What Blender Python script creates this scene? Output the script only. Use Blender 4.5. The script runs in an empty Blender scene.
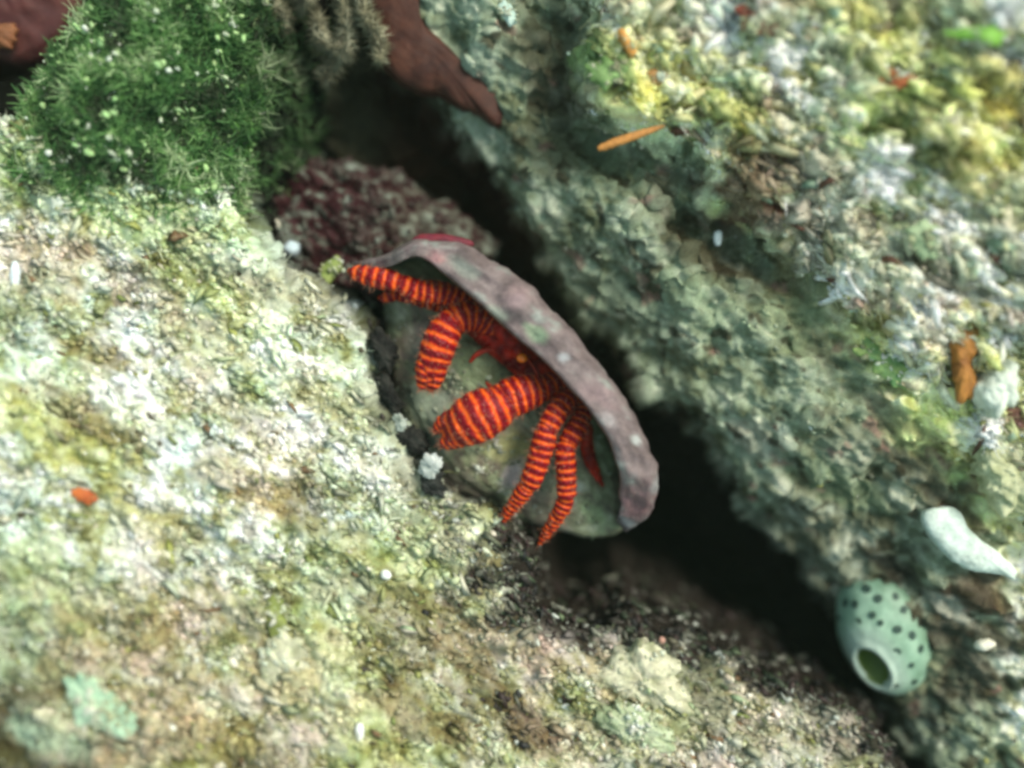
import bpy, math, random
import numpy as np
from mathutils import Vector

random.seed(7)
rng = np.random.default_rng(11)
sc = bpy.context.scene

# ------------------------------------------------------------------ camera, world, sun, exposure
# one unit is about 1.5 cm: a hand-sized piece of reef seen from close above (camera looks straight down, +Z is up)
sc.unit_settings.scale_length = 1.0
CAM_Z = 10.0
cam_d = bpy.data.cameras.new("camera")
cam_d.lens = 36.0 * CAM_Z / 10.24
cam_d.sensor_width = 36.0
cam_d.clip_start = 0.05
cam_d.clip_end = 400.0
cam_d.dof.use_dof = True
cam_d.dof.focus_distance = 9.95
cam_d.dof.aperture_fstop = 0.055
cam = bpy.data.objects.new("camera", cam_d)
cam.location = (0, 0, CAM_Z)
sc.collection.objects.link(cam)
sc.camera = cam

SUN_TO = Vector((0.56, 0.42, 0.80)).normalized()      # direction towards the sun
world = bpy.data.worlds.new("World")
sc.world = world
world.use_nodes = True
wn = world.node_tree.nodes
wl = world.node_tree.links
wn.clear()
sky = wn.new("ShaderNodeTexSky")
sky.sky_type = 'NISHITA'
sky.sun_disc = False
sky.sun_elevation = math.asin(SUN_TO.z)
sky.sun_rotation = math.atan2(SUN_TO.x, SUN_TO.y)
bg = wn.new("ShaderNodeBackground")
bg.inputs[1].default_value = 0.14
wo = wn.new("ShaderNodeOutputWorld")
tint = wn.new("ShaderNodeMix"); tint.data_type = 'RGBA'; tint.blend_type = 'MULTIPLY'
tint.inputs[0].default_value = 1.0
tint.inputs[7].default_value = (0.98, 1.0, 0.66, 1)      # daylight that has come down through green coastal water
wl.new(sky.outputs[0], tint.inputs[6])
wl.new(tint.outputs[2], bg.inputs[0])
wl.new(bg.outputs[0], wo.inputs[0])

sun_d = bpy.data.lights.new("sun", 'SUN')
sun_d.energy = 2.0
sun_d.angle = math.radians(24)
sun_d.color = (1.0, 0.95, 0.86)
sun = bpy.data.objects.new("sun", sun_d)
sun.rotation_euler = (-SUN_TO).to_track_quat('-Z', 'Y').to_euler()
sc.collection.objects.link(sun)

sc.view_settings.view_transform = 'Standard'
sc.view_settings.look = 'None'
sc.view_settings.exposure = 0.80
sc.view_settings.gamma = 1.0
sc.cycles.pixel_filter_type = 'BLACKMAN_HARRIS'
sc.cycles.filter_width = 3.5                        # a soft compact-camera lens
sc.cycles.max_bounces = 5
sc.cycles.diffuse_bounces = 3

# ------------------------------------------------------------------ numeric helpers
def W(px, py, z=0.0):
    """world point at height z that a point of the photograph stands for"""
    k = (CAM_Z - z) / CAM_Z
    return ((px - 512) / 100.0 * k, (384 - py) / 100.0 * k, z)

_perm = np.random.default_rng(3).permutation(256).astype(np.int32)
_perm = np.concatenate([_perm, _perm, _perm])
_g = np.random.default_rng(4).normal(size=(256, 3)).astype(np.float32)
_g /= np.linalg.norm(_g, axis=1)[:, None]

def perlin(p):
    p = np.asarray(p, dtype=np.float32)
    i = np.floor(p).astype(np.int32)
    f = p - i
    i &= 255
    u = f * f * f * (f * (f * 6 - 15) + 10)
    res = 0.0
    for dx in (0, 1):
        wx = u[:, 0] if dx else 1 - u[:, 0]
        for dy in (0, 1):
            wy = u[:, 1] if dy else 1 - u[:, 1]
            for dz in (0, 1):
                wz = u[:, 2] if dz else 1 - u[:, 2]
                h = _perm[_perm[_perm[(i[:, 0] + dx) & 255] + ((i[:, 1] + dy) & 255)] + ((i[:, 2] + dz) & 255)]
                gr = _g[h]
                res = res + wx * wy * wz * (gr[:, 0] * (f[:, 0] - dx) + gr[:, 1] * (f[:, 1] - dy) + gr[:, 2] * (f[:, 2] - dz))
    return res * 1.6

def fbm(p, f, octv=3, seed=0.0, gain=0.5):
    a, s, t = 1.0, 0.0, 0.0
    p = np.asarray(p, dtype=np.float32)
    for k in range(octv):
        s = s + a * perlin(p * f + (seed + 17.3 * k))
        t += a
        a *= gain
        f *= 2.03
    return s / t

def cells(p, f, seed=0.0):
    """distance to the nearest feature point and that cell's random value"""
    p = np.asarray(p, dtype=np.float32) * f + seed
    i = np.floor(p).astype(np.int32)
    fr = p - i
    best = np.full(len(p), 9.0, np.float32)
    val = np.zeros(len(p), np.float32)
    for dx in (-1, 0, 1):
        for dy in (-1, 0, 1):
            for dz in (-1, 0, 1):
                h = _perm[_perm[_perm[(i[:, 0] + dx) & 255] + ((i[:, 1] + dy) & 255)] + ((i[:, 2] + dz) & 255)]
                o = (_g[h] * 0.5 + 0.5) * 0.9
                d = (o[:, 0] + dx - fr[:, 0]) ** 2 + (o[:, 1] + dy - fr[:, 1]) ** 2 + (o[:, 2] + dz - fr[:, 2]) ** 2
                m = d < best
                best = np.where(m, d, best)
                val = np.where(m, h / 255.0, val)
    return np.sqrt(best), val

SA, CA = math.sin(math.radians(-33)), math.cos(math.radians(-33))
def streak(p, along=0.45, across=1.15):
    """growth on this reef is combed by the surge: stretch patterns along one direction"""
    q = np.array(p, dtype=np.float32)
    a = q[:, 0] * CA + q[:, 1] * SA
    b = -q[:, 0] * SA + q[:, 1] * CA
    q[:, 0] = a * along
    q[:, 1] = b * across
    return q

def ramp(t, stops):
    xs = [s[0] for s in stops]
    t = np.clip(t, xs[0], xs[-1])
    return np.stack([np.interp(t, xs, [s[1][k] for s in stops]) for k in range(3)], axis=1)

def sstep(a, b, x):
    t = np.clip((x - a) / (b - a), 0, 1)
    return t * t * (3 - 2 * t)

def poly_sd(xy, poly):
    """signed distance to a polygon, positive inside"""
    poly = np.array(poly, dtype=np.float32)
    n = len(poly)
    d = np.full(len(xy), 1e9, np.float32)
    inside = np.zeros(len(xy), bool)
    x, y = xy[:, 0], xy[:, 1]
    for i in range(n):
        a, b = poly[i], poly[(i + 1) % n]
        e = b - a
        t = np.clip(((x - a[0]) * e[0] + (y - a[1]) * e[1]) / max(1e-9, e @ e), 0, 1)
        d = np.minimum(d, (x - a[0] - t * e[0]) ** 2 + (y - a[1] - t * e[1]) ** 2)
        c = ((a[1] > y) != (b[1] > y))
        with np.errstate(divide='ignore', invalid='ignore'):
            xi = (b[0] - a[0]) * (y - a[1]) / (b[1] - a[1]) + a[0]
        inside ^= c & (x < xi)
    d = np.sqrt(d)
    return np.where(inside, d, -d)

def PX(pts, z=0.0):
    return [W(x, y, z)[:2] for x, y in pts]

def patches(p, col, lst, nz):
    """coloured growths: (px, py, rx, ry, colour, strength), rotated along the surge, with ragged edges"""
    for (px, py, rx, ry, c, s) in lst:
        cx, cy = (px - 512) / 100.0, (384 - py) / 100.0
        dx, dy = p[:, 0] - cx, p[:, 1] - cy
        a = (dx * CA + dy * SA) / (rx / 100.0)
        b = (-dx * SA + dy * CA) / (ry / 100.0)
        w = sstep(1.35, 0.55, np.sqrt(a * a + b * b) + nz * 0.9) * s
        col[:] = col * (1 - w[:, None]) + np.array(c, dtype=np.float32) * w[:, None]
    return col

# ------------------------------------------------------------------ object helpers
def tag(o, label=None, cat=None, group=None, kind=None):
    if label: o['label'] = label
    if cat: o['category'] = cat
    if group: o['group'] = group
    if kind: o['kind'] = kind
    return o

def empty(name, loc=(0, 0, 0)):
    o = bpy.data.objects.new(name, None)
    o.location = loc
    o.empty_display_size = 0.2
    sc.collection.objects.link(o)
    return o

def mesh(name, verts, faces, mat, parent=None, col=None, attrs=None, smooth=True, link=True):
    me = bpy.data.meshes.new(name)
    verts = np.asarray(verts, dtype=np.float32)
    if isinstance(faces, np.ndarray):
        nf, k = faces.shape
        me.vertices.add(len(verts))
        me.vertices.foreach_set('co', verts.ravel())
        me.loops.add(nf * k)
        me.loops.foreach_set('vertex_index', faces.astype(np.int32).ravel())
        me.polygons.add(nf)
        me.polygons.foreach_set('loop_start', np.arange(0, nf * k, k, dtype=np.int32))
        me.update(calc_edges=True)
    else:
        me.from_pydata(verts.tolist(), [], faces)
    if smooth:
        me.polygons.foreach_set('use_smooth', np.ones(len(me.polygons), bool))
    if col is not None:
        ca = me.color_attributes.new('col', 'FLOAT_COLOR', 'POINT')
        c4 = np.ones((len(verts), 4), np.float32)
        c4[:, :3] = np.clip(col, 0.002, 0.95)
        ca.data.foreach_set('color', c4.ravel())
    for k, v in (attrs or {}).items():
        at = me.attributes.new(k, 'FLOAT', 'POINT')
        at.data.foreach_set('value', np.asarray(v, dtype=np.float32))
    me.materials.append(mat)
    o = bpy.data.objects.new(name, me)
    if link:
        sc.collection.objects.link(o)
    if parent is not None:
        o.parent = parent
        o.matrix_parent_inverse = parent.matrix_basis.inverted() if False else o.matrix_parent_inverse
        o.location = Vector((0, 0, 0)) - parent.location
    return o

def normals_grid(X, Y, Z):
    P = np.stack([X, Y, Z], axis=-1)
    du = np.gradient(P, axis=1)
    dv = np.gradient(P, axis=0)
    n = np.cross(du, dv)
    n /= np.linalg.norm(n, axis=-1, keepdims=True) + 1e-9
    n *= np.sign(n[..., 2:3] + 1e-9)
    return n

# ------------------------------------------------------------------ materials
def material(name, rough=0.75, spec=0.35, noise_amp=0.35, scales=(14, 45), bump=0.35, bumpscale=60, sss=0.0, base=None, hue=0.0):
    """colour from the growth mapped on each vertex (or one base colour), broken up by fine procedural grain"""
    m = bpy.data.materials.new(name)
    m.use_nodes = True
    nt = m.node_tree
    nt.nodes.clear()
    N = nt.nodes.new
    L = nt.links.new
    out = N('ShaderNodeOutputMaterial')
    bs = N('ShaderNodeBsdfPrincipled')
    L(bs.outputs[0], out.inputs[0])
    tc = N('ShaderNodeTexCoord')
    if base is None:
        at = N('ShaderNodeAttribute'); at.attribute_name = 'col'
        src = at.outputs['Color']
    else:
        rgb = N('ShaderNodeRGB'); rgb.outputs[0].default_value = (*base, 1)
        src = rgb.outputs[0]
    n1 = N('ShaderNodeTexNoise'); n1.inputs['Scale'].default_value = scales[0]; n1.inputs['Detail'].default_value = 4
    n2 = N('ShaderNodeTexNoise'); n2.inputs['Scale'].default_value = scales[1]; n2.inputs['Detail'].default_value = 3
    L(tc.outputs['Object'], n1.inputs['Vector']); L(tc.outputs['Object'], n2.inputs['Vector'])
    ad = N('ShaderNodeMath'); ad.operation = 'ADD'
    L(n1.outputs[0], ad.inputs[0]); L(n2.outputs[0], ad.inputs[1])
    mr = N('ShaderNodeMapRange')
    mr.inputs['From Min'].default_value = 0.65; mr.inputs['From Max'].default_value = 1.35
    mr.inputs['To Min'].default_value = 1 - noise_amp; mr.inputs['To Max'].default_value = 1 + noise_amp
    L(ad.outputs[0], mr.inputs['Value'])
    hs = N('ShaderNodeHueSaturation')
    L(src, hs.inputs['Color']); L(mr.outputs[0], hs.inputs['Value'])
    if hue:
        hr = N('ShaderNodeMapRange')
        hr.inputs['From Min'].default_value = 0.3; hr.inputs['From Max'].default_value = 0.7
        hr.inputs['To Min'].default_value = 0.5 - hue; hr.inputs['To Max'].default_value = 0.5 + hue
        L(n1.outputs[0], hr.inputs['Value']); L(hr.outputs[0], hs.inputs['Hue'])
    L(hs.outputs[0], bs.inputs['Base Color'])
    bs.inputs['Roughness'].default_value = rough
    bs.inputs['Specular IOR Level'].default_value = spec
    if sss:
        bs.inputs['Subsurface Weight'].default_value = sss
        bs.inputs['Subsurface Radius'].default_value = (0.05, 0.04, 0.03)
        bs.inputs['Subsurface Scale'].default_value = 1.0
    bn = N('ShaderNodeTexNoise'); bn.inputs['Scale'].default_value = bumpscale; bn.inputs['Detail'].default_value = 4
    L(tc.outputs['Object'], bn.inputs['Vector'])
    bp = N('ShaderNodeBump'); bp.inputs['Strength'].default_value = bump; bp.inputs['Distance'].default_value = 0.02
    L(bn.outputs[0], bp.inputs['Height']); L(bp.outputs[0], bs.inputs['Normal'])
    return m

M_rock = material('reef_rock_growth', 0.9, 0.05, 0.32, (16, 48), 0.25, 30, hue=0.012)
M_crumb = material('algae_and_sand_grains', 0.55, 0.45, 0.25, (20, 60), 0.3, 80)
M_fil = material('filamentous_algae', 0.6, 0.4, 0.3, (8, 40), 0.1, 80)
M_shell = material('coralline_crusted_shell', 0.6, 0.4, 0.32, (9, 34), 0.5, 38, hue=0.01)
M_soft = material('sponge_tissue', 0.65, 0.35, 0.25, (6, 25), 0.3, 50, sss=0.1)
M_dark = material('dark_reef_floor', 0.95, 0.03, 0.4, (5, 20), 0.5, 20)

# crab: orange bands on dark red, driven by each limb's own length ('band' counts bands from the tip)
def crab_material():
    m = bpy.data.materials.new('banded_crab_skin')
    m.use_nodes = True
    nt = m.node_tree; nt.nodes.clear()
    N = nt.nodes.new; L = nt.links.new
    out = N('ShaderNodeOutputMaterial'); bs = N('ShaderNodeBsdfPrincipled'); L(bs.outputs[0], out.inputs[0])
    tc = N('ShaderNodeTexCoord')
    at = N('ShaderNodeAttribute'); at.attribute_name = 'band'
    body = N('ShaderNodeAttribute'); body.attribute_name = 'plain'
    nz = N('ShaderNodeTexNoise'); nz.inputs['Scale'].default_value = 6.0; nz.inputs['Detail'].default_value = 1
    L(tc.outputs['Object'], nz.inputs['Vector'])
    w = N('ShaderNodeMath'); w.operation = 'MULTIPLY_ADD'
    w.inputs[1].default_value = 0.45
    L(nz.outputs[0], w.inputs[0]); L(at.outputs['Fac'], w.inputs[2])
    tw = N('ShaderNodeMath'); tw.operation = 'MULTIPLY'; tw.inputs[1].default_value = 2 * math.pi
    L(w.outputs[0], tw.inputs[0])
    sn = N('ShaderNodeMath'); sn.operation = 'SINE'; L(tw.outputs[0], sn.inputs[0])
    n3 = N('ShaderNodeTexNoise'); n3.inputs['Scale'].default_value = 16.0
    L(tc.outputs['Object'], n3.inputs['Vector'])
    ad = N('ShaderNodeMath'); ad.operation = 'MULTIPLY_ADD'; ad.inputs[1].default_value = 1.0
    L(n3.outputs[0], ad.inputs[0]); L(sn.outputs[0], ad.inputs[2])
    cr = N('ShaderNodeValToRGB')
    e = cr.color_ramp.elements
    e[0].position = 0.36; e[0].color = (0.20, 0.0025, 0.010, 1)
    e[1].position = 0.92; e[1].color = (0.84, 0.14, 0.015, 1)
    k = e.new(0.58); k.color = (0.40, 0.008, 0.008, 1)
    k = e.new(0.72); k.color = (0.70, 0.050, 0.010, 1)
    mr = N('ShaderNodeMapRange'); mr.inputs['From Min'].default_value = -0.75; mr.inputs['From Max'].default_value = 1.75
    L(ad.outputs[0], mr.inputs['Value']); L(mr.outputs[0], cr.inputs[0])
    mx = N('ShaderNodeMix'); mx.data_type = 'RGBA'
    L(body.outputs['Fac'], mx.inputs[0]); L(cr.outputs[0], mx.inputs[6])
    pl = N('ShaderNodeValToRGB'); pl.color_ramp.elements[0].color = (0.16, 0.005, 0.007, 1); pl.color_ramp.elements[1].color = (0.62, 0.03, 0.012, 1)
    pl.color_ramp.elements[0].position = 0.35; pl.color_ramp.elements[1].position = 0.7
    L(nz.outputs[0], pl.inputs[0]); L(pl.outputs[0], mx.inputs[7])
    # worn, greyish finger tips
    tip = N('ShaderNodeAttribute'); tip.attribute_name = 'tip'
    mt = N('ShaderNodeMix'); mt.data_type = 'RGBA'
    mt.inputs[7].default_value = (0.34, 0.10, 0.075, 1)
    L(tip.outputs['Fac'], mt.inputs[0]); L(mx.outputs[2], mt.inputs[6])
    L(mt.outputs[2], bs.inputs['Base Color'])
    bs.inputs['Roughness'].default_value = 0.40
    bs.inputs['Specular IOR Level'].default_value = 0.22
    vo = N('ShaderNodeTexVoronoi'); vo.inputs['Scale'].default_value = 26.0
    L(tc.outputs['Object'], vo.inputs['Vector'])
    hh = N('ShaderNodeMath'); hh.operation = 'MULTIPLY_ADD'; hh.inputs[1].default_value = -1.2
    L(vo.outputs['Distance'], hh.inputs[0]); 
    sg = N('ShaderNodeMath'); sg.operation = 'MULTIPLY'; sg.inputs[1].default_value = -0.35
    L(sn.outputs[0], sg.inputs[0]); L(sg.outputs[0], hh.inputs[2])
    bp = N('ShaderNodeBump'); bp.inputs['Strength'].default_value = 0.6; bp.inputs['Distance'].default_value = 0.02
    L(hh.outputs[0], bp.inputs['Height']); L(bp.outputs[0], bs.inputs['Normal'])
    return m
M_crab = crab_material()

# ------------------------------------------------------------------ reef rocks as fine displaced sheets
def axis(lo, hi, core, step):
    a = list(np.arange(-core, core + step, step))
    s, v = step, a[-1]
    while v < hi:
        s *= 1.10; v += s; a.append(v)
    s, v = step, a[0]
    while v > lo:
        s *= 1.10; v -= s; a.insert(0, v)
    return np.array(a, dtype=np.float32)

AX = axis(-11, 11, 5.5, 0.0185)
AY = axis(-10, 10, 4.3, 0.0185)
GX, GY = np.meshgrid(AX, AY)

LEFT_EDGE = [(-900, 150), (-60, 118), (8, 118), (30, 108), (34, 60), (88, 22), (110, -60), (120, -700), (290, -700), (268, -60),
             (262, 40), (250, 120), (238, 188), (244, 232), (278, 272), (330, 300), (360, 334), (366, 385), (384, 428), (418, 474),
             (462, 503), (496, 534), (520, 560), (535, 600), (556, 640), (590, 640), (640, 622), (700, 650), (770, 682), (850, 715),
             (905, 760), (960, 860), (1030, 1500), (-900, 1500)]
RIGHT_EDGE = [(330, -800), (352, -60), (380, 10), (408, 55), (450, 98), (490, 140), (517, 190), (545, 235), (575, 285), (625, 335), (665, 385),
              (705, 425), (745, 478), (785, 530), (822, 560), (850, 590), (900, 660), (930, 720), (950, 790), (1040, 900), (1200, 1500), (1900, 1500), (1900, -800)]
UPPER_EDGE = [(540, -800), (572, -40), (590, 45), (600, 110), (660, 140), (705, 175), (730, 215), (780, 240), (800, 280), (850, 320),
              (890, 370), (940, 430), (985, 470), (1040, 520), (1200, 1500), (1900, 1500), (1900, -800)]

def build_rock(name, edge, shape, colour, rough=lambda P: 1.0, zcut=-1.1, midamp=0.17):
    xy = np.stack([GX.ravel(), GY.ravel()], axis=1)
    sd = poly_sd(xy, PX(edge))
    keep = (sd > zcut - 0.3).reshape(GX.shape)
    p3 = np.concatenate([xy, np.zeros((len(xy), 1), np.float32)], axis=1)
    idx = np.where(keep.ravel())[0]
    z = np.full(len(xy), -7.0, np.float32)
    d = sd[idx] + 0.16 * fbm(p3[idx], 1.5, 3, 5.0) + 0.06 * fbm(p3[idx], 7.0, 2, 9.0)
    z[idx] = shape(p3[idx], d)
    Z = z.reshape(GX.shape)
    n = normals_grid(GX, GY, Z).reshape(-1, 3)[idx]
    P = np.stack([xy[idx, 0], xy[idx, 1], z[idx]], axis=1)
    q = streak(P, 0.75, 1.1)
    c1, v1 = cells(q, 5.5, 2.0)
    c2, v2 = cells(q, 14.0, 7.0)
    big = fbm(P, 1.1, 3, 31.0)
    mid = fbm(q, 4.2, 3, 41.0)
    fine = fbm(q, 15.0, 2, 51.0)
    amp = rough(P) * np.ones(len(P))
    ridge = 1 - np.abs(fbm(streak(P, 0.7, 1.2), 2.3, 3, 57.0)) * 3.2
    ridge = np.clip(ridge, -0.6, 1)
    flank_n = 1.45 - np.clip(amp, 0, 1.45)
    disp = 0.26 * big + midamp * mid + 0.045 * fine + amp * (0.10 * (0.6 - c1) + 0.028 * (0.6 - c2) + 0.05 * mid + 0.06 * ridge) + 0.09 * flank_n * fbm(streak(P, 0.6, 1.4), 2.1, 3, 58.0)
    P2 = P + n * disp[:, None]
    P2[:, 0] += 0.05 * mid
    col = colour(P, q, d, dict(c1=c1, v1=v1, c2=c2, v2=v2, big=big, mid=mid, fine=fine, disp=disp, ridge=ridge))
    # faces
    rem = -np.ones(len(xy), np.int64)
    rem[idx] = np.arange(len(idx))
    R = rem.reshape(GX.shape)
    a, b, c, e = R[:-1, :-1], R[:-1, 1:], R[1:, 1:], R[1:, :-1]
    ok = (a >= 0) & (b >= 0) & (c >= 0) & (e >= 0)
    F = np.stack([a[ok], b[ok], c[ok], e[ok]], axis=1)
    o = mesh(name, P2, F, M_rock, col=col)
    return o, P2, n, col, sd[idx]

def left_shape(p, d):
    up = 0.23 * np.clip(d, 0, 5) + 0.22 * (1 - np.exp(-np.clip(d, 0, 9) / 0.22))
    # the lobe at the lower right sits lower than the main rock
    low = sstep(0.2, 1.4, p[:, 0]) * 0.30
    mound = 0.25 * np.exp(-(((p[:, 0] + 3.7) / 1.1) ** 2 + ((p[:, 1] - 3.1) / 0.9) ** 2))
    z = -0.22 - low + up + mound
    z = np.where(d < 0, -0.22 - low + d * (4.0 + 6.0 * sstep(0.0, 0.4, p[:, 0])), z)
    return np.maximum(z, -7)

def right_shape(p, d):
    xy = p[:, :2]
    u = poly_sd(xy, PX(UPPER_EDGE)) + 0.30 * fbm(p, 1.2, 3, 77.0) + 0.1 * fbm(p, 5.0, 2, 78.0)
    hgt = 1 - 0.75 * sstep(1.8, -0.5, xy[:, 1])
    flank = -0.85 + 0.95 * (1 - np.exp(-np.clip(d, 0, 9) / 0.75))
    lower = sstep(-0.2, -2.2, xy[:, 1]) * 0.35
    groove = -0.22 * hgt * np.exp(-((u + 0.32) / 0.30) ** 2)
    top = 0.42 * hgt * sstep(-0.22, 0.35, u) + 0.24 * np.clip(u, 0, 4)
    z = flank - lower + groove + top
    z = np.where(d < 0, -0.85 - lower + d * 3.2, z)
    return np.maximum(z, -7)

CREAM, WHITE, KHAKI = (0.58, 0.56, 0.42), (0.80, 0.82, 0.76), (0.36, 0.36, 0.19)
OLIVE, DKOL, YEL = (0.17, 0.18, 0.06), (0.06, 0.06, 0.03), (0.48, 0.46, 0.12)
MINT, PINK, BRN, MAR = (0.36, 0.52, 0.38), (0.60, 0.47, 0.42), (0.14, 0.085, 0.04), (0.10, 0.022, 0.022)
GRN, LIME, DGRN = (0.06, 0.17, 0.04), (0.36, 0.50, 0.12), (0.025, 0.08, 0.02)

def left_colour(P, q, d, k):
    n8 = fbm(q, 7.0, 3, 61.0); n3 = fbm(q, 2.6, 3, 62.0); n1 = fbm(P, 0.9, 2, 63.0); n2 = fbm(P, 1.7, 2, 64.0)
    t = 0.57 + 0.46 * n8 + 0.78 * n3 + 0.28 * fbm(q, 18.0, 2, 60.0) + 0.2 * k['disp'] + 0.10 * k['ridge'] + 0.3 * (0.45 - k['c2']) + 0.10 * np.exp(-(((P[:, 0] + 2.6) / 1.8) ** 2 + ((P[:, 1] - 0.3) / 1.6) ** 2))
    col = ramp(t, [(0.0, DKOL), (0.2, (0.19, 0.19, 0.07)), (0.38, (0.34, 0.36, 0.18)), (0.55, (0.49, 0.53, 0.37)), (0.75, (0.66, 0.71, 0.62)), (1.0, (0.86, 0.88, 0.84))])
    col *= 1 + np.clip(n2, -0.5, 0.5)[:, None] * np.array([0.14, -0.05, -0.12])
    col *= 1 + np.clip(n1 + 0.12, -0.1, 0.6)[:, None] * np.array([-0.12, 0.03, -0.45])
    nz = fbm(q, 3.5, 3, 65.0) * 1.3
    patches(P, col, [
        (100, 440, 70, 30, (0.44, 0.44, 0.13), 0.55), (60, 560, 90, 30, (0.34, 0.42, 0.24), 0.5), (45, 625, 60, 35, (0.34, 0.50, 0.36), 0.6),
        (110, 350, 40, 22, (0.26, 0.15, 0.07), 0.5), (95, 405, 70, 14, (0.18, 0.12, 0.05), 0.55), (140, 215, 80, 30, (0.42, 0.55, 0.20), 0.6),
        (40, 180, 50, 30, (0.20, 0.32, 0.08), 0.6), (200, 340, 60, 22, (0.40, 0.40, 0.24), 0.5), (270, 285, 50, 25, (0.62, 0.60, 0.52), 0.4),
        (40, 725, 170, 75, (0.06, 0.06, 0.03), 0.9), (95, 705, 34, 18, (0.42, 0.62, 0.48), 0.85), (15, 735, 22, 18, (0.36, 0.40, 0.36), 0.6),
        (250, 480, 60, 18, (0.40, 0.27, 0.15), 0.5), (310, 500, 36, 20, (0.16, 0.10, 0.05), 0.5), (275, 610, 30, 20, (0.20, 0.24, 0.07), 0.7),
        (290, 660, 40, 26, (0.66, 0.64, 0.42), 0.7), (350, 560, 60, 30, (0.30, 0.32, 0.16), 0.5), (400, 620, 60, 40, (0.24, 0.22, 0.10), 0.6),
        (420, 520, 60, 40, (0.30, 0.30, 0.20), 0.6), (460, 560, 40, 22, (0.44, 0.42, 0.32), 0.5), (470, 650, 40, 30, (0.36, 0.26, 0.18), 0.5), 
        (500, 700, 60, 26, (0.16, 0.14, 0.07), 0.5), (520, 640, 50, 30, (0.46, 0.38, 0.28), 0.5), (430, 705, 50, 25, (0.22, 0.17, 0.09), 0.6),
        
        (625, 685, 52, 22, (0.62, 0.58, 0.40), 0.85), (660, 720, 70, 22, (0.42, 0.46, 0.26), 0.6), (700, 690, 28, 34, (0.15, 0.20, 0.08), 0.7),
        (740, 730, 50, 20, (0.40, 0.40, 0.34), 0.5), (840, 740, 70, 26, (0.30, 0.31, 0.24), 0.7), (180, 700, 40, 50, (0.58, 0.50, 0.38), 0.6),
        (270, 735, 60, 30, (0.20, 0.17, 0.07), 0.55), (120, 640, 40, 40, (0.40, 0.36, 0.18), 0.5), (170, 610, 60, 40, (0.40, 0.30, 0.20), 0.3),
        (360, 330, 24, 24, (0.34, 0.32, 0.12), 0.5), (390, 400, 40, 16, (0.62, 0.62, 0.58), 0.5), (370, 450, 60, 40, (0.66, 0.66, 0.60), 0.35),
        (60, 265, 60, 30, (0.56, 0.44, 0.36), 0.5), (20, 330, 40, 60, (0.30, 0.38, 0.24), 0.45), (210, 255, 60, 20, (0.55, 0.50, 0.42), 0.4),
        (320, 270, 60, 26, (0.40, 0.37, 0.24), 0.55), (150, 290, 60, 20, (0.52, 0.42, 0.34), 0.5), (230, 400, 50, 24, (0.58, 0.50, 0.42), 0.45), (180, 520, 60, 24, (0.44, 0.40, 0.18), 0.5), (330, 400, 40, 20, (0.42, 0.40, 0.20), 0.5),
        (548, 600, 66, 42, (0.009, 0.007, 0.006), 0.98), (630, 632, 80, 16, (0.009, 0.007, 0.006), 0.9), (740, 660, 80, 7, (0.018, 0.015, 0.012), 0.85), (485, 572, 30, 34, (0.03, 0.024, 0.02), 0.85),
        (525, 715, 40, 18, (0.13, 0.07, 0.04), 0.6),
    ], nz)
    pit = sstep(0.26, 0.42, fbm(q, 5.5, 3, 69.0))[:, None] * 0.6
    col = col * (1 - pit) + np.array([0.13, 0.11, 0.05]) * pit
    och = sstep(0.24, 0.42, fbm(q, 2.4, 3, 68.0))[:, None] * 0.32
    col = col * (1 - och) + np.array([0.42, 0.36, 0.14]) * och
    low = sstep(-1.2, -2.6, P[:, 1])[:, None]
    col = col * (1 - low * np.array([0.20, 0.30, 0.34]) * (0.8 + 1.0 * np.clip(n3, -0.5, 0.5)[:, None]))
    # green fuzzy algae bed at the top left
    cx, cy = -3.50, 3.05
    rr = np.sqrt(((P[:, 0] - cx) / 1.5) ** 2 + ((P[:, 1] - cy) / 1.22) ** 2) + 0.6 * fbm(P, 2.0, 3, 66.0)
    w = sstep(1.15, 0.75, rr)[:, None]
    g = ramp(0.5 + n8 + 0.4 * n3, [(0.0, (0.02, 0.05, 0.015)), (0.5, (0.04, 0.12, 0.03)), (0.85, (0.12, 0.26, 0.06)), (1.1, (0.45, 0.55, 0.35))])
    col = col * (1 - w) + g * w
    gap_shade = (sstep(0.07, -0.10, d + 0.1 * n3 - 0.10 * sstep(-0.2, 0.3, P[:, 0])))[:, None]  # crevice wall painted near-black, standing in for the gap's shade
    col = col * (1 - gap_shade) + np.array([0.007, 0.006, 0.005]) * gap_shade
    # darkened margin of the rock along the crevice below the crab
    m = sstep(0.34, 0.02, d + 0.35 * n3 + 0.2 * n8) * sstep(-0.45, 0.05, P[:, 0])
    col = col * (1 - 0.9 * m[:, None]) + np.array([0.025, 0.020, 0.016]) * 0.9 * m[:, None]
    return col

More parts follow.
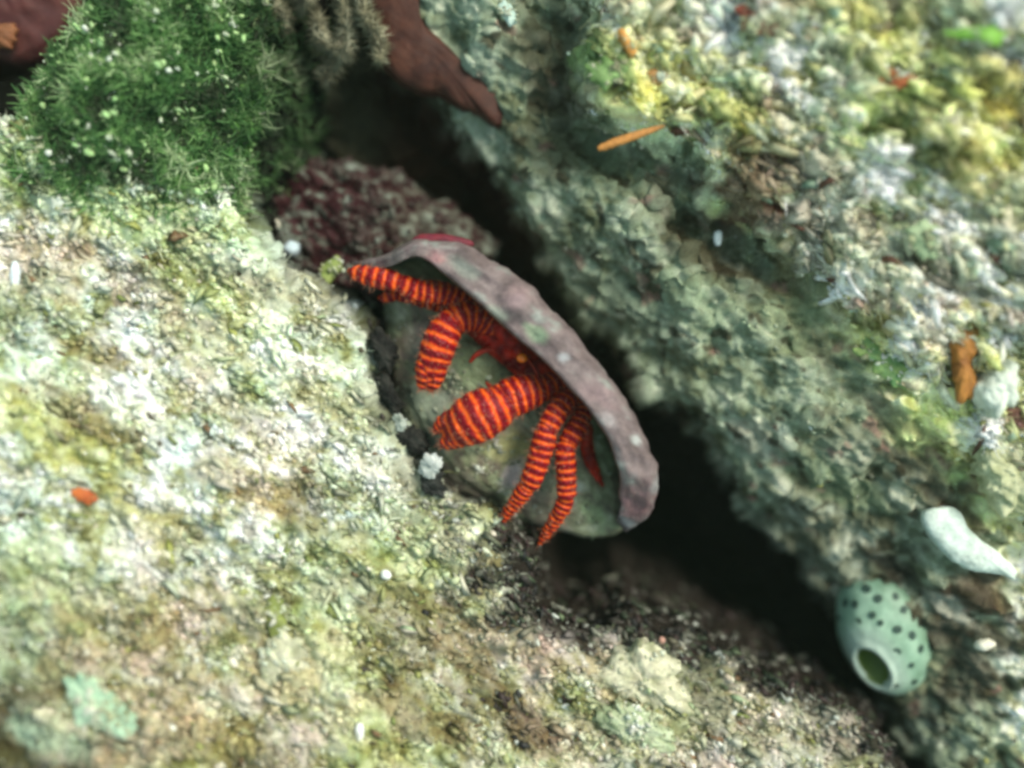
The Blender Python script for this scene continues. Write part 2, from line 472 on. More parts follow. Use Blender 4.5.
def right_colour(P, q, d, k):
    n8 = fbm(q, 7.0, 3, 71.0); n3 = fbm(q, 2.8, 3, 72.0); n1 = fbm(P, 1.0, 2, 73.0); n2 = fbm(P, 1.9, 2, 74.0)
    u = poly_sd(P[:, :2], PX(UPPER_EDGE)) + 0.30 * fbm(P * [1, 1, 0], 1.2, 3, 77.0)
    t = 0.64 + 0.6 * n8 + 0.5 * n3 + 0.4 * k['disp'] + 0.3 * (0.45 - k['c2'])
    fl = ramp(t, [(0.0, (0.045, 0.045, 0.02)), (0.3, (0.14, 0.16, 0.09)), (0.55, (0.25, 0.30, 0.20)), (0.8, (0.37, 0.43, 0.31)), (1.05, (0.64, 0.66, 0.50))])
    t2 = 0.76 + 0.62 * n8 + 1.25 * n3 + 0.25 * fbm(q, 18.0, 2, 60.0) + 0.3 * k['disp'] + 0.22 * k['ridge'] + 0.3 * (0.45 - k['c2'])
    tp = ramp(t2, [(0.0, (0.05, 0.014, 0.012)), (0.16, (0.10, 0.035, 0.025)), (0.26, (0.15, 0.13, 0.05)), (0.44, (0.38, 0.38, 0.18)), (0.6, (0.56, 0.56, 0.35)), (0.78, (0.68, 0.67, 0.52)), (1.0, (0.84, 0.85, 0.78))])
    tp *= 1 + np.clip(n1 + 0.35, 0.05, 0.7)[:, None] * np.array([0.05, 0.05, -0.72])
    tp *= 1 + np.clip(n2, -0.5, 0.5)[:, None] * np.array([0.22, -0.04, -0.05])
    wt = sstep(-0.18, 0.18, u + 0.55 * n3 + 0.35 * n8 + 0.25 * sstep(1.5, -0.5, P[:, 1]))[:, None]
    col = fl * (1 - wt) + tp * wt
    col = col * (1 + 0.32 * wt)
    # mottled brown band in the groove under the upper ledge
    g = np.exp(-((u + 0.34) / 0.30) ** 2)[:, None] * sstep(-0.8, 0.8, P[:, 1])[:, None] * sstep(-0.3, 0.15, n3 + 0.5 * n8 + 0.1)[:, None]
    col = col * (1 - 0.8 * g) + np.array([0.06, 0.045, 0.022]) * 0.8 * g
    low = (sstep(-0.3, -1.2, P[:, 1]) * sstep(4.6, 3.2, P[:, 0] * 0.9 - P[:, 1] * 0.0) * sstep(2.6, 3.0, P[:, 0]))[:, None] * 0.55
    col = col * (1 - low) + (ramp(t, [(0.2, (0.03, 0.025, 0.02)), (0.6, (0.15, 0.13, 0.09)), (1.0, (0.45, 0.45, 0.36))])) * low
    nz = fbm(q, 3.5, 3, 75.0) * 1.3
    patches(P, col, [
        (750, 190, 50, 36, MAR, 0.8), (690, 250, 60, 22, (0.05, 0.04, 0.02), 0.7), (560, 60, 60, 34, (0.07, 0.06, 0.035), 0.7), (600, 150, 40, 26, (0.16, 0.20, 0.12), 0.6),
        (480, 60, 40, 22, (0.30, 0.36, 0.28), 0.6), (600, 70, 30, 16, (0.22, 0.34, 0.12), 0.7), (650, 40, 50, 22, (0.70, 0.66, 0.50), 0.7),
        (760, 20, 40, 20, (0.22, 0.06, 0.04), 0.7), (800, 40, 40, 24, (0.62, 0.60, 0.34), 0.6), (840, 100, 60, 22, (0.20, 0.30, 0.13), 0.5),
        (860, 130, 80, 20, (0.14, 0.20, 0.07), 0.6), (770, 135, 60, 14, (0.16, 0.24, 0.12), 0.5), (960, 130, 24, 16, (0.55, 0.45, 0.08), 0.7), (985, 180, 24, 50, (0.50, 0.44, 0.10), 0.55), 
        (985, 225, 26, 18, (0.20, 0.36, 0.12), 0.7), (900, 60, 70, 22, (0.60, 0.58, 0.42), 0.5), (1005, 60, 26, 22, (0.70, 0.62, 0.56), 0.6), (900, 175, 70, 16, (0.20, 0.22, 0.07), 0.5),
        (830, 215, 60, 22, (0.66, 0.62, 0.48), 0.7), (890, 255, 50, 16, (0.64, 0.60, 0.44), 0.6), (985, 275, 26, 20, (0.10, 0.09, 0.06), 0.7), (930, 290, 50, 10, (0.08, 0.07, 0.04), 0.7),
        (805, 260, 26, 36, (0.12, 0.085, 0.03), 0.6), (860, 320, 40, 16, (0.36, 0.26, 0.12), 0.4), (900, 420, 50, 14, (0.06, 0.045, 0.03), 0.7), (800, 330, 40, 26, (0.30, 0.36, 0.20), 0.5), (1000, 310, 26, 20, (0.62, 0.64, 0.50), 0.7), (930, 340, 40, 12, (0.55, 0.55, 0.42), 0.6), (860, 280, 60, 20, (0.68, 0.66, 0.52), 0.6), (960, 230, 30, 40, (0.6, 0.6, 0.46), 0.5), (1010, 470, 26, 40, (0.55, 0.55, 0.28), 0.7),
        (960, 520, 30, 16, (0.10, 0.07, 0.04), 0.7), (1000, 600, 30, 26, (0.24, 0.13, 0.07), 0.6), (1000, 500, 40, 14, (0.24, 0.13, 0.09), 0.6), (770, 440, 30, 18, (0.46, 0.44, 0.34), 0.6), (700, 300, 60, 20, (0.26, 0.34, 0.22), 0.5),
        (975, 665, 80, 80, (0.045, 0.035, 0.025), 0.85), (955, 700, 14, 40, (0.34, 0.36, 0.22), 0.6), (930, 590, 40, 12, (0.05, 0.04, 0.03), 0.8), (975, 620, 36, 8, (0.5, 0.5, 0.4), 0.7), (850, 490, 60, 20, (0.18, 0.24, 0.14), 0.6), (930, 470, 60, 20, (0.06, 0.05, 0.035), 0.6), (610, 290, 60, 16, (0.24, 0.30, 0.22), 0.5),
        (1000, 360, 20, 30, (0.60, 0.58, 0.45), 0.5), (540, 130, 40, 26, (0.13, 0.12, 0.07), 0.6), (860, 440, 50, 20, (0.13, 0.13, 0.09), 0.5)
    ], nz)
    pit = sstep(0.20, 0.36, fbm(q, 5.5, 3, 79.0))[:, None] * (0.85 - 0.35 * wt)
    col = col * (1 - pit) + np.array([0.045, 0.038, 0.022]) * pit
    pk = sstep(0.28, 0.42, fbm(q, 3.6, 3, 80.0))[:, None] * 0.6
    col = col * (1 - pk) + np.array([0.30, 0.17, 0.14]) * pk
    gap_shade = (sstep(0.06, -0.12, d + 0.1 * n3))[:, None]  # shade of the crevice put into the boulder wall's colour
    col = col * (1 - gap_shade) + (np.array([0.012, 0.010, 0.008]) + np.array([0.022, 0.004, 0.003]) * sstep(1.0, 1.8, P[:, 1])[:, None]) * gap_shade
    return col

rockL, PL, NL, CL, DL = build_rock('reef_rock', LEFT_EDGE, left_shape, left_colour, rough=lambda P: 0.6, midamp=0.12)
tag(rockL, 'broad pale rock crusted with sand and yellow green algae, left of the crab', 'rock')
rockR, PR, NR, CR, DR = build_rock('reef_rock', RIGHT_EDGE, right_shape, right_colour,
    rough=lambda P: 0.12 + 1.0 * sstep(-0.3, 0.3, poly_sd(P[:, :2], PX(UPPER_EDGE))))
tag(rockR, 'tall two-tiered reef boulder with grey green flank, right of the dark crevice', 'rock')

# deep seabed under everything
fx = axis(-60, 60, 6, 0.12); fy = axis(-60, 60, 5, 0.12)
FX, FY = np.meshgrid(fx, fy)
fp = np.stack([FX.ravel(), FY.ravel(), 0 * FX.ravel()], axis=1)
fz = -5.0 + 0.8 * fbm(fp, 0.6, 4, 3.0)
c = W(350, 110, -2.2)
fz += 2.5 * np.exp(-(((fp[:, 0] - c[0]) / 1.6) ** 2 + ((fp[:, 1] - c[1]) / 1.3) ** 2))
fp[:, 2] = fz + 0.35 * fbm(fp, 2.5, 3, 8.0)
ny, nx = FX.shape
ii = np.arange(nx * ny).reshape(ny, nx)
FF = np.stack([ii[:-1, :-1].ravel(), ii[:-1, 1:].ravel(), ii[1:, 1:].ravel(), ii[1:, :-1].ravel()], axis=1)
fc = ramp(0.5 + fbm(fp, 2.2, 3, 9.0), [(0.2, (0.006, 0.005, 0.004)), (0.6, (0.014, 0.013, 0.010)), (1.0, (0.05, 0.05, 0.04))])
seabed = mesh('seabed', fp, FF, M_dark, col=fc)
tag(seabed, 'dark seabed deep in the crevice between the rocks', kind='structure')

# ------------------------------------------------------------------ crumbs, flakes and filaments over the rocks (uncountable)
def ico():
    t = (1 + 5 ** 0.5) / 2
    v = np.array([(-1, t, 0), (1, t, 0), (-1, -t, 0), (1, -t, 0), (0, -1, t), (0, 1, t), (0, -1, -t), (0, 1, -t), (t, 0, -1), (t, 0, 1), (-t, 0, -1), (-t, 0, 1)], dtype=np.float32)
    v /= np.linalg.norm(v[0])
    f = np.array([(0, 11, 5), (0, 5, 1), (0, 1, 7), (0, 7, 10), (0, 10, 11), (1, 5, 9), (5, 11, 4), (11, 10, 2), (10, 7, 6), (7, 1, 8), (3, 9, 4), (3, 4, 2), (3, 2, 6), (3, 6, 8), (3, 8, 9), (4, 9, 5), (2, 4, 11), (6, 2, 10), (8, 6, 7), (9, 8, 1)])
    return v, f
ICO = ico()
FL_V = np.array([(-1, -.45, 0), (-.2, -.6, .25), (.8, -.4, .1), (1.1, 0, 0), (.8, .45, .1), (-.1, .6, .28), (-1, .35, 0), (-.1, 0, .42), (-.1, 0, .30)], dtype=np.float32)
FL_F = np.array([(0, 1, 7), (1, 2, 7), (2, 3, 7), (3, 4, 7), (4, 5, 7), (5, 6, 7), (6, 0, 7), (1, 0, 8), (2, 1, 8), (3, 2, 8), (4, 3, 8), (5, 4, 8), (6, 5, 8), (0, 6, 8)])

def inframe(P, m=0.6):
    k = (CAM_Z - P[:, 2]) / CAM_Z
    return (np.abs(P[:, 0]) < (5.12 + m) * k) & (np.abs(P[:, 1]) < (3.84 + m) * k)

def scatter(name, P, Nn, weight, count, templ, smin, smax, colours, mat, label, cat, lift=0.2, aniso=(1.5, 0.9, 0.8), align=0.75, power=2.0):
    w = np.clip(weight, 0, None).astype(np.float64)
    w /= w.sum()
    idx = rng.choice(len(P), size=count, p=w)
    tv, tf = templ
    s = smin + (smax - smin) * rng.random(count) ** power
    # local frames: mostly combed along the surge, some turned at random
    n = Nn[idx] + rng.normal(size=(count, 3)) * 0.35
    n /= np.linalg.norm(n, axis=1)[:, None]
    d = np.tile(np.array([[CA, SA, 0.0]]), (count, 1)) + rng.normal(size=(count, 3)) * (1.0 - align) * 2.0
    d -= (d * n).sum(1)[:, None] * n
    d /= np.linalg.norm(d, axis=1)[:, None] + 1e-9
    b = np.cross(n, d)
    sc3 = s[:, None] * np.array(aniso)[None, :] * (0.7 + 0.6 * rng.random((count, 3)))
    V = tv[None, :, :] * (1 + 0.22 * rng.normal(size=(count, len(tv), 1))) * sc3[:, None, :]
    V = V[..., 0:1] * d[:, None, :] + V[..., 1:2] * b[:, None, :] + V[..., 2:3] * n[:, None, :]
    pos = P[idx] + Nn[idx] * (lift * s)[:, None] + rng.normal(size=(count, 3)) * 0.008
    V = (V + pos[:, None, :]).reshape(-1, 3)
    F = (tf[None] + (np.arange(count) * len(tv))[:, None, None]).reshape(-1, 3)
    col = np.repeat(colours(P[idx], idx, count), len(tv), axis=0)
    o = mesh(name, V, F, mat, col=col)
    tag(o, label, cat, kind='stuff')
    return o

def mixcol(base, count, bright=1.35, pick=None, pprob=0.2, jitter=0.13):
    c = base * (bright * (1 + jitter * rng.normal(size=(count, 1))))
    c = c * (1 + 0.03 * rng.normal(size=(count, 3)))
    pprob *= 0.3
    if pick is not None:
        pk = np.array(pick)[rng.integers(0, len(pick), count)]
        m = (rng.random(count) < pprob)[:, None]
        c = np.where(m, pk * (0.8 + 0.4 * rng.random((count, 1))), c)
    return c

# ------------------------------------------------------------------ lumps grown from an outline
def resample(pts, n, closed=True):
    pts = np.array(pts, dtype=np.float64)
    if closed: pts = np.vstack([pts, pts[:1]])
    # Catmull-Rom
    out = []
    m = len(pts) - 1
    for i in range(m):
        p0 = pts[(i - 1) % m] if closed else pts[max(i - 1, 0)]
        p1, p2 = pts[i], pts[i + 1]
        p3 = pts[(i + 2) % m] if closed else pts[min(i + 2, m)]
        for t in np.linspace(0, 1, 12, endpoint=False):
            out.append(0.5 * ((2 * p1) + (-p0 + p2) * t + (2 * p0 - 5 * p1 + 4 * p2 - p3) * t * t + (-p0 + 3 * p1 - 3 * p2 + p3) * t ** 3))
    out.append(pts[-1])
    out = np.array(out)
    s = np.concatenate([[0], np.cumsum(np.linalg.norm(np.diff(out, axis=0), axis=1))])
    q = np.linspace(0, s[-1], n, endpoint=not closed)
    return np.stack([np.interp(q, s, out[:, k]) for k in range(out.shape[1])], axis=1)

def lump(name, outline, z, thick, colour, mat, centre=None, n=96, rings=30, rough=0.12, depth=None, parent=None, bumps=None, rs=(2.0, 7.0, 18.0), tilt=(0, 0), power=2.2, ragged=0.0):
    b = resample(outline, n)
    bc = b.mean(axis=0); bd_ = b - bc
    ext = np.linalg.norm(bd_, axis=1).mean()
    b3 = np.concatenate([b / max(ext, 12) * 2.2, np.full((len(b), 1), z * 3 + 1.7)], axis=1)
    b = bc + bd_ * (1 + ragged * fbm(b3, 1.0, 3, 19.0))[:, None]
    c = np.array(centre if centre is not None else b.mean(axis=0))
    cw = np.array(W(c[0], c[1], z)[:2]); bw = np.array([W(x, y, z)[:2] for x, y in b])
    V = []
    depth = thick if depth is None else depth
    prof = []
    for r in range(1, rings + 1):
        f = math.sin(r / rings * math.pi / 2)
        prof.append((f, thick * (1 - f ** power) ** (1 / power)))
    for r in range(1, rings // 2):
        f = 1 - (r / (rings // 2)) ** 2 * 0.7
        prof.append((f, -depth * (r / (rings // 2)) ** 0.8))
    V.append([cw[0], cw[1], thick])
    for f, h in prof:
        for k in range(n):
            q = cw + (bw[k] - cw) * f
            V.append([q[0], q[1], h])
    V.append([cw[0], cw[1], -depth])
    V = np.array(V, dtype=np.float32)
    V[:, 2] += z
    V[:, 2] += (V[:, 0] - cw[0]) * tilt[0] + (V[:, 1] - cw[1]) * tilt[1]
    F = []
    for k in range(n):
        F.append([0, 1 + k, 1 + (k + 1) % n])
    R = len(prof)
    for r in range(R - 1):
        for k in range(n):
            a = 1 + r * n + k; e = 1 + r * n + (k + 1) % n
            F.append([a, a + n, e + n, e])
    last = len(V) - 1
    for k in range(n):
        F.append([last, 1 + (R - 1) * n + (k + 1) % n, 1 + (R - 1) * n + k])
    if bumps:
        for (px, py, rad, h) in bumps:
            bx, by = W(px, py, z)[:2]
            V[:, 2] += h * np.exp(-((V[:, 0] - bx) ** 2 + (V[:, 1] - by) ** 2) / (rad / 100.0) ** 2) * (V[:, 2] > z - 0.3 * depth)
    ctr = np.array([cw[0], cw[1], z - 0.2 * depth])
    nd = V - ctr; nd /= np.linalg.norm(nd, axis=1)[:, None] + 1e-6
    q = streak(V, 0.8, 1.1)
    dsp = rough * (fbm(q, rs[0], 3, 101.0) + 0.45 * fbm(q, rs[1], 2, 102.0) + 0.18 * fbm(q, rs[2], 2, 103.0))
    V = V + nd * dsp[:, None]
    col = colour(V, q, dsp / max(rough, 1e-6)) if callable(colour) else np.tile(np.array(colour, dtype=np.float32), (len(V), 1)) * (1 + 0.3 * dsp[:, None] / max(rough, 1e-6))
    return mesh(name, V, F, mat, parent=parent, col=col), V, nd

def maroon(V, q, h):
    t = 0.44 + 0.8 * fbm(q, 6.5, 3, 111.0) + 0.6 * fbm(q, 14.0, 2, 112.0) + 0.25 * h
    col = ramp(t, [(0.0, (0.014, 0.007, 0.007)), (0.4, (0.045, 0.014, 0.017)), (0.55, (0.085, 0.04, 0.042)), (0.72, (0.14, 0.15, 0.12)), (1.05, (0.34, 0.38, 0.33))])
    w = sstep(-1.65, -1.0, V[:, 0])[:, None] * 0.7
    col = col * 0.8 * (1 - w) + ramp(t + 0.05, [(0.2, (0.05, 0.018, 0.02)), (0.5, (0.12, 0.12, 0.09)), (1.0, (0.28, 0.31, 0.25))]) * w
    return col
rockM, PM, NM = lump('reef_rock', [(252, 172), (300, 160), (360, 168), (415, 188), (455, 212), (485, 240), (480, 280), (430, 320), (380, 352), (330, 318), (280, 290), (240, 240)],
                  -1.30, 0.45, maroon, M_rock, n=260, rings=80, rough=0.20, ragged=0.25, depth=2.5, rs=(1.8, 6.0, 16.0))
tag(rockM, 'small maroon crusted stone with pale spots, between the algae and the top of the shell', 'rock')
def dimc(V, q, h):
    c_ = ramp(0.45 + 0.6 * fbm(q, 3.5, 3, 113.0) + 0.2 * h, [(0.1, (0.025, 0.02, 0.012)), (0.5, (0.065, 0.058, 0.036)), (0.9, (0.15, 0.14, 0.09))])
    w_ = sstep(-1.9, -1.1, V[:, 0])[:, None] * 0.8
    return c_ * (1 - w_) + np.array([0.055, 0.018, 0.012]) * w_
scatter('sand_grains', PM, NM, (PM[:, 2] > -1.4) * (0.05 + sstep(0.0, 0.4, fbm(streak(PM), 3.0, 3, 117.0))), 1400, ICO, 0.008, 0.04,
        lambda p, i, n: mixcol(ramp(0.5 + 0.9 * fbm(p, 3.0, 2, 118.0), [(0, (0.035, 0.010, 0.010)), (0.55, (0.07, 0.04, 0.035)), (0.8, (0.16, 0.18, 0.14)), (1.1, (0.34, 0.40, 0.35))]), n, 0.85), M_crumb,
        'mint grey grains speckled over the maroon stone', 'sand', power=2.0)
rockB, PB, NB = lump('reef_rock', [(262, -40), (350, -60), (400, 20), (440, 90), (470, 150), (475, 200), (400, 215), (320, 205), (250, 190), (240, 60)],
                  -2.4, 0.7, dimc, M_rock, n=160, rings=50, rough=0.35, depth=3.0, rs=(1.2, 4.0, 12.0))
tag(rockB, 'dim brown stone deep in the gap behind the maroon stone', 'rock')

frL = inframe(PL, 1.2); frR = inframe(PR, 1.2)
clump = fbm(streak(PL), 3.0, 3, 121.0)
green = sstep(1.15, 0.8, np.sqrt(((PL[:, 0] + 3.50) / 1.5) ** 2 + ((PL[:, 1] - 3.05) / 1.22) ** 2) + 0.75 * clump)
lumL = CL.mean(axis=1)
wl_ = frL * sstep(0.02, 0.16, lumL) * sstep(-0.1, 0.02, DL) * (0.35 + sstep(-0.1, 0.35, clump)) * (1 - 0.85 * green)
scatter('sand_grains', PL, NL, wl_ ** 1.6 * (PL[:, 2] > -1), 24000, ICO, 0.008, 0.036,
        lambda p, i, n: mixcol(CL[i], n, 1.3, [WHITE, (0.72, 0.66, 0.55), (0.62, 0.66, 0.50), (0.34, 0.36, 0.12), (0.10, 0.08, 0.04)], 0.25), M_crumb,
        'pale sand grains and crumbs lying over the left rock', 'sand')
scatter('algae_turf', PL, NL, wl_ * (PL[:, 2] > -1), 3500, (FL_V, FL_F), 0.02, 0.07,
        lambda p, i, n: mixcol(CL[i], n, 1.05, [(0.34, 0.36, 0.10), (0.22, 0.26, 0.08), (0.60, 0.56, 0.44), (0.40, 0.50, 0.30), (0.20, 0.12, 0.06)], 0.35), M_crumb,
        'short yellow green and cream turf flakes on the left rock', 'algae', lift=0.35)
clR = fbm(streak(PR), 3.0, 3, 131.0)
uR = poly_sd(PR[:, :2], PX(UPPER_EDGE))
lumR = CR.mean(axis=1)
wr = frR * (0.1 + sstep(0.04, 0.25, lumR)) * sstep(-0.1, 0.1, DR) * (0.2 + sstep(-0.05, 0.35, clR)) * (0.06 + 1.0 * sstep(-0.2, 0.25, uR))
scatter('sand_grains', PR, NR, wr ** 1.4 * (PR[:, 2] > -1.3), 22000, ICO, 0.007, 0.033,
        lambda p, i, n: mixcol(CR[i], n, 1.25, [WHITE, (0.70, 0.66, 0.50), (0.50, 0.60, 0.48), (0.45, 0.44, 0.12), (0.05, 0.04, 0.03)], 0.2), M_crumb,
        'white and cream grains caught on the right boulder', 'sand')
scatter('algae_turf', PR, NR, wr * sstep(-0.05, 0.3, uR) * (PR[:, 2] > -1.3), 3500, (FL_V, FL_F), 0.025, 0.10,
        lambda p, i, n: mixcol(CR[i], n, 1.1, [(0.30, 0.30, 0.10), (0.18, 0.22, 0.08), (0.62, 0.60, 0.48), (0.28, 0.40, 0.28), (0.12, 0.05, 0.03)], 0.3), M_crumb,
        'ragged cream and olive turf flakes on the right boulder', 'algae', lift=0.35)

# dark margin under the crab: white specks on the darkened rock
dm = frL * sstep(0.5, 0.1, DL) * sstep(-0.55, -0.05, DL) * sstep(-1.4, -0.8, PL[:, 0]) * (PL[:, 2] > -1.6) * (PL[:, 1] < 0.6)
scatter('sand_grains', PL, NL, dm * (0.06 + sstep(0.0, 0.3, fbm(streak(PL), 2.6, 3, 191.0))), 1800, ICO, 0.006, 0.034, lambda p, i, n: mixcol(np.tile([[0.22, 0.22, 0.18]], (n, 1)), n, 1.0, [(0.5, 0.52, 0.46), (0.10, 0.09, 0.06), (0.12, 0.16, 0.08)], 1.5), M_crumb,
        'pale specks along the dark rock margin below the crab legs', 'sand', lift=0.3, aniso=(2.0, 0.8, 0.7), power=2.5)

mg = frL * sstep(0.16, 0.04, lumL) * (DL > -0.7) * (PL[:, 2] > -2.2) * (PL[:, 0] > -1.5) * (PL[:, 1] < 0.8)
scatter('crevice_crust', PL, NL, mg, 5000, ICO, 0.008, 0.045, lambda p, i, n: mixcol(np.tile([[0.035, 0.028, 0.022]], (n, 1)), n, 1.0, [(0.035, 0.018, 0.016), (0.04, 0.055, 0.03), (0.13, 0.13, 0.10), (0.01, 0.01, 0.01)], 2.0), M_crumb,
        'dark knobbly crust on the rock margin below the crab', 'crust', lift=0.1, power=2.0, aniso=(2.2, 0.8, 0.6))

# filaments
def filaments(name, roots, dirs, length, rad, colours, mat, label, cat, curl=0.5, segs=4):
    n = len(roots)
    V = np.zeros((n, segs + 1, 3, 3), np.float32)
    side = np.cross(dirs, rng.normal(size=(n, 3))); side /= np.linalg.norm(side, axis=1)[:, None]
    sd2 = np.cross(dirs, side); sd2 /= np.linalg.norm(sd2, axis=1)[:, None] + 1e-9
    p = roots.copy(); d = dirs.copy()
    bend = rng.normal(size=(n, 3)) * curl
    for k in range(segs + 1):
        r = (rad * (1 - 0.75 * k / segs))[:, None]
        for j in range(3):
            a = 2 * math.pi * j / 3
            V[:, k, j] = p + r * (math.cos(a) * side + math.sin(a) * sd2)
        p = p + d * (length / segs)[:, None]
        d = d + bend * 0.3 + rng.normal(size=(n, 3)) * 0.15
        d /= np.linalg.norm(d, axis=1)[:, None]
    t = []
    for k in range(segs):
        for j in range(3):
            a, b = k * 3 + j, k * 3 + (j + 1) % 3
            t += [(a, b, b + 3), (a, b + 3, a + 3)]
    t = np.array(t)
    F = (t[None] + (np.arange(n) * 3 * (segs + 1))[:, None, None]).reshape(-1, 3)
    col = np.repeat(colours, 3 * (segs + 1), axis=0)
    return mesh(name, V.reshape(-1, 3), F, mat, col=col), p

gw = (green * frL * (PL[:, 2] > -1.5) * (DL > -0.35)).astype(np.float64)
gi = rng.choice(len(PL), size=26000, p=gw / gw.sum())
gp = PL[gi]
gd = NL[gi] * 0.9 + np.array([0.25, 0.15, 0.2]) * 0.6 + rng.normal(size=(len(gi), 3)) * 0.9
gd /= np.linalg.norm(gd, axis=1)[:, None]
gcl = fbm(gp, 2.2, 3, 141.0)
gc = ramp(0.5 + 1.5 * gcl + 0.15 * rng.normal(size=len(gi)), [(0.0, (0.05, 0.07, 0.035)), (0.4, (0.06, 0.17, 0.05)), (0.8, (0.18, 0.36, 0.11)), (1.1, (0.50, 0.62, 0.36))])
rightdim = sstep(-3.0, -2.4, gp[:, 0])[:, None]
gc = gc * (1 - rightdim) + gc * np.array([0.42, 0.42, 0.42]) * rightdim
alg, tips = filaments('algae_tuft', gp, gd, 0.04 + 0.16 * rng.random(len(gi)) ** 2 * (1 + 0.8 * gcl), 0.006 + 0.012 * rng.random(len(gi)), gc, M_fil, '', '')
tag(alg, 'fuzzy bright green algae tuft on top of the left rock', 'algae')
tw = rng.random(len(tips)) < 0.3
scatter('sand_grains', tips[tw], np.tile([[0.0, 0.0, 1.0]], (tw.sum(), 1)), 0.04 + sstep(0.05, 0.4, fbm(tips[tw], 2.6, 3, 142.0)) * (tips[tw][:, 0] < -2.6), 650, ICO, 0.006, 0.04,
        lambda p, i, n: mixcol(np.tile([[0.34, 0.50, 0.22]], (n, 1)), n, 1.2, [(0.75, 0.8, 0.7), (0.60, 0.66, 0.50)], 1.2), M_crumb,
        'pale grains caught in the green algae tuft', 'sand', power=4.0)
# scruffy fuzz on both rocks
for (P_, N_, C_, w_, cnt, lab) in ((PL, NL, CL, wl_ * (PL[:, 2] > -1), 9000, 'fine olive and cream algae fuzz on the left rock'),
                                   (PR, NR, CR, wr * sstep(-0.1, 0.3, uR) * (PR[:, 2] > -1.3), 11000, 'fine dull algae fuzz on the right boulder')):
    w_ = w_.astype(np.float64)
    i_ = rng.choice(len(P_), size=cnt, p=w_ / w_.sum())
    d_ = N_[i_] * 0.8 + np.array([CA, SA, 0.1]) * 0.8 + rng.normal(size=(cnt, 3)) * 0.5
    d_ /= np.linalg.norm(d_, axis=1)[:, None]
    o_, _ = filaments('algae_fuzz', P_[i_], d_, 0.05 + 0.13 * rng.random(cnt), 0.005 + 0.006 * rng.random(cnt), mixcol(C_[i_], cnt, 1.1, [(0.30, 0.33, 0.12), (0.60, 0.60, 0.48)], 0.4), M_fil, '', '')
    tag(o_, lab, 'algae', kind='stuff')

# ------------------------------------------------------------------ the shell
shell = empty('sea_shell', W(515, 410, -0.8))
tag(shell, 'mauve crusted snail shell with flared lip, sheltering the striped hermit crab', 'shell')

def shellcol(V, q, h):
    t = 0.55 + 1.0 * fbm(q, 4.0, 3, 151.0) + 0.55 * fbm(q, 14.0, 2, 155.0) + 0.15 * h
    col = ramp(t, [(0.05, (0.10, 0.085, 0.07)), (0.35, (0.20, 0.18, 0.14)), (0.55, (0.25, 0.28, 0.18)), (0.8, (0.36, 0.40, 0.27)), (1.1, (0.55, 0.58, 0.48))])
    w = sstep(-0.25, 0.35, fbm(q, 1.6, 3, 152.0) - 0.12)[:, None] * 0.6
    col = col * (1 - w) + np.array([0.27, 0.20, 0.19]) * w
    col *= np.array([1.18, 1.14, 1.0])
    patches(V, col, [(478, 368, 34, 26, (0.36, 0.44, 0.24), 0.8), (512, 452, 22, 22, (0.36, 0.36, 0.12), 0.7), (512, 478, 10, 16, (0.62, 0.50, 0.50), 0.8),
                     (425, 410, 26, 34, (0.24, 0.30, 0.23), 0.7), (455, 485, 40, 16, (0.11, 0.10, 0.085), 0.8), (580, 490, 8, 8, (0.7, 0.72, 0.62), 0.8),
                     (596, 518, 12, 10, (0.42, 0.5, 0.26), 0.8), (420, 345, 24, 20, (0.34, 0.27, 0.25), 0.6), (560, 470, 16, 26, (0.36, 0.36, 0.25), 0.5)],
            fbm(q, 5.0, 2, 153.0))
    return col
wh, PW, NW = lump('body_whorl', [(392, 258), (440, 262), (500, 300), (560, 360), (606, 430), (628, 490), (622, 528), (585, 535), (545, 526), (505, 512), (468, 500), (438, 478), (412, 446), (400, 405), (392, 360), (384, 305)],
     -0.82, 0.42, shellcol, M_shell, n=200, rings=80, rough=0.075, depth=0.9, parent=shell, rs=(2.2, 8.0, 20.0), power=2.6,
     bumps=[(482, 362, 26, 0.20), (500, 470, 30, 0.10), (585, 505, 22, 0.10), (430, 420, 30, 0.08), (420, 350, 20, 0.1), (555, 470, 25, 0.06)])

okw = (PW[:, 2] > -0.75)
scatter('sand_grains', PW, NW, okw * (0.1 + sstep(0.0, 0.3, fbm(streak(PW), 3.0, 3, 157.0))), 1100, ICO, 0.006, 0.03,
        lambda p, i, n: mixcol(ramp(0.5 + 0.9 * fbm(p, 3.5, 2, 158.0), [(0, (0.16, 0.17, 0.10)), (0.5, (0.34, 0.37, 0.24)), (1, (0.60, 0.60, 0.52))]), n, 1.0), M_crumb,
        'fine pale grains stuck to the inner part of the shell', 'sand', power=2.5)

out_c = [(352, 262), (383, 255), (418, 239), (463, 245), (507, 269), (543, 299), (579, 338), (614, 383), (641, 427), (656, 468), (657, 496), (645, 519), (626, 531)]
in_c = [(358, 272), (390, 266), (419, 257), (446, 276), (477, 302), (507, 330), (538, 356), (569, 388), (596, 420), (612, 450), (619, 480), (619, 505), (616, 522)]
no = 150
oc = resample(out_c, no, False); ic = resample(in_c, no, False)
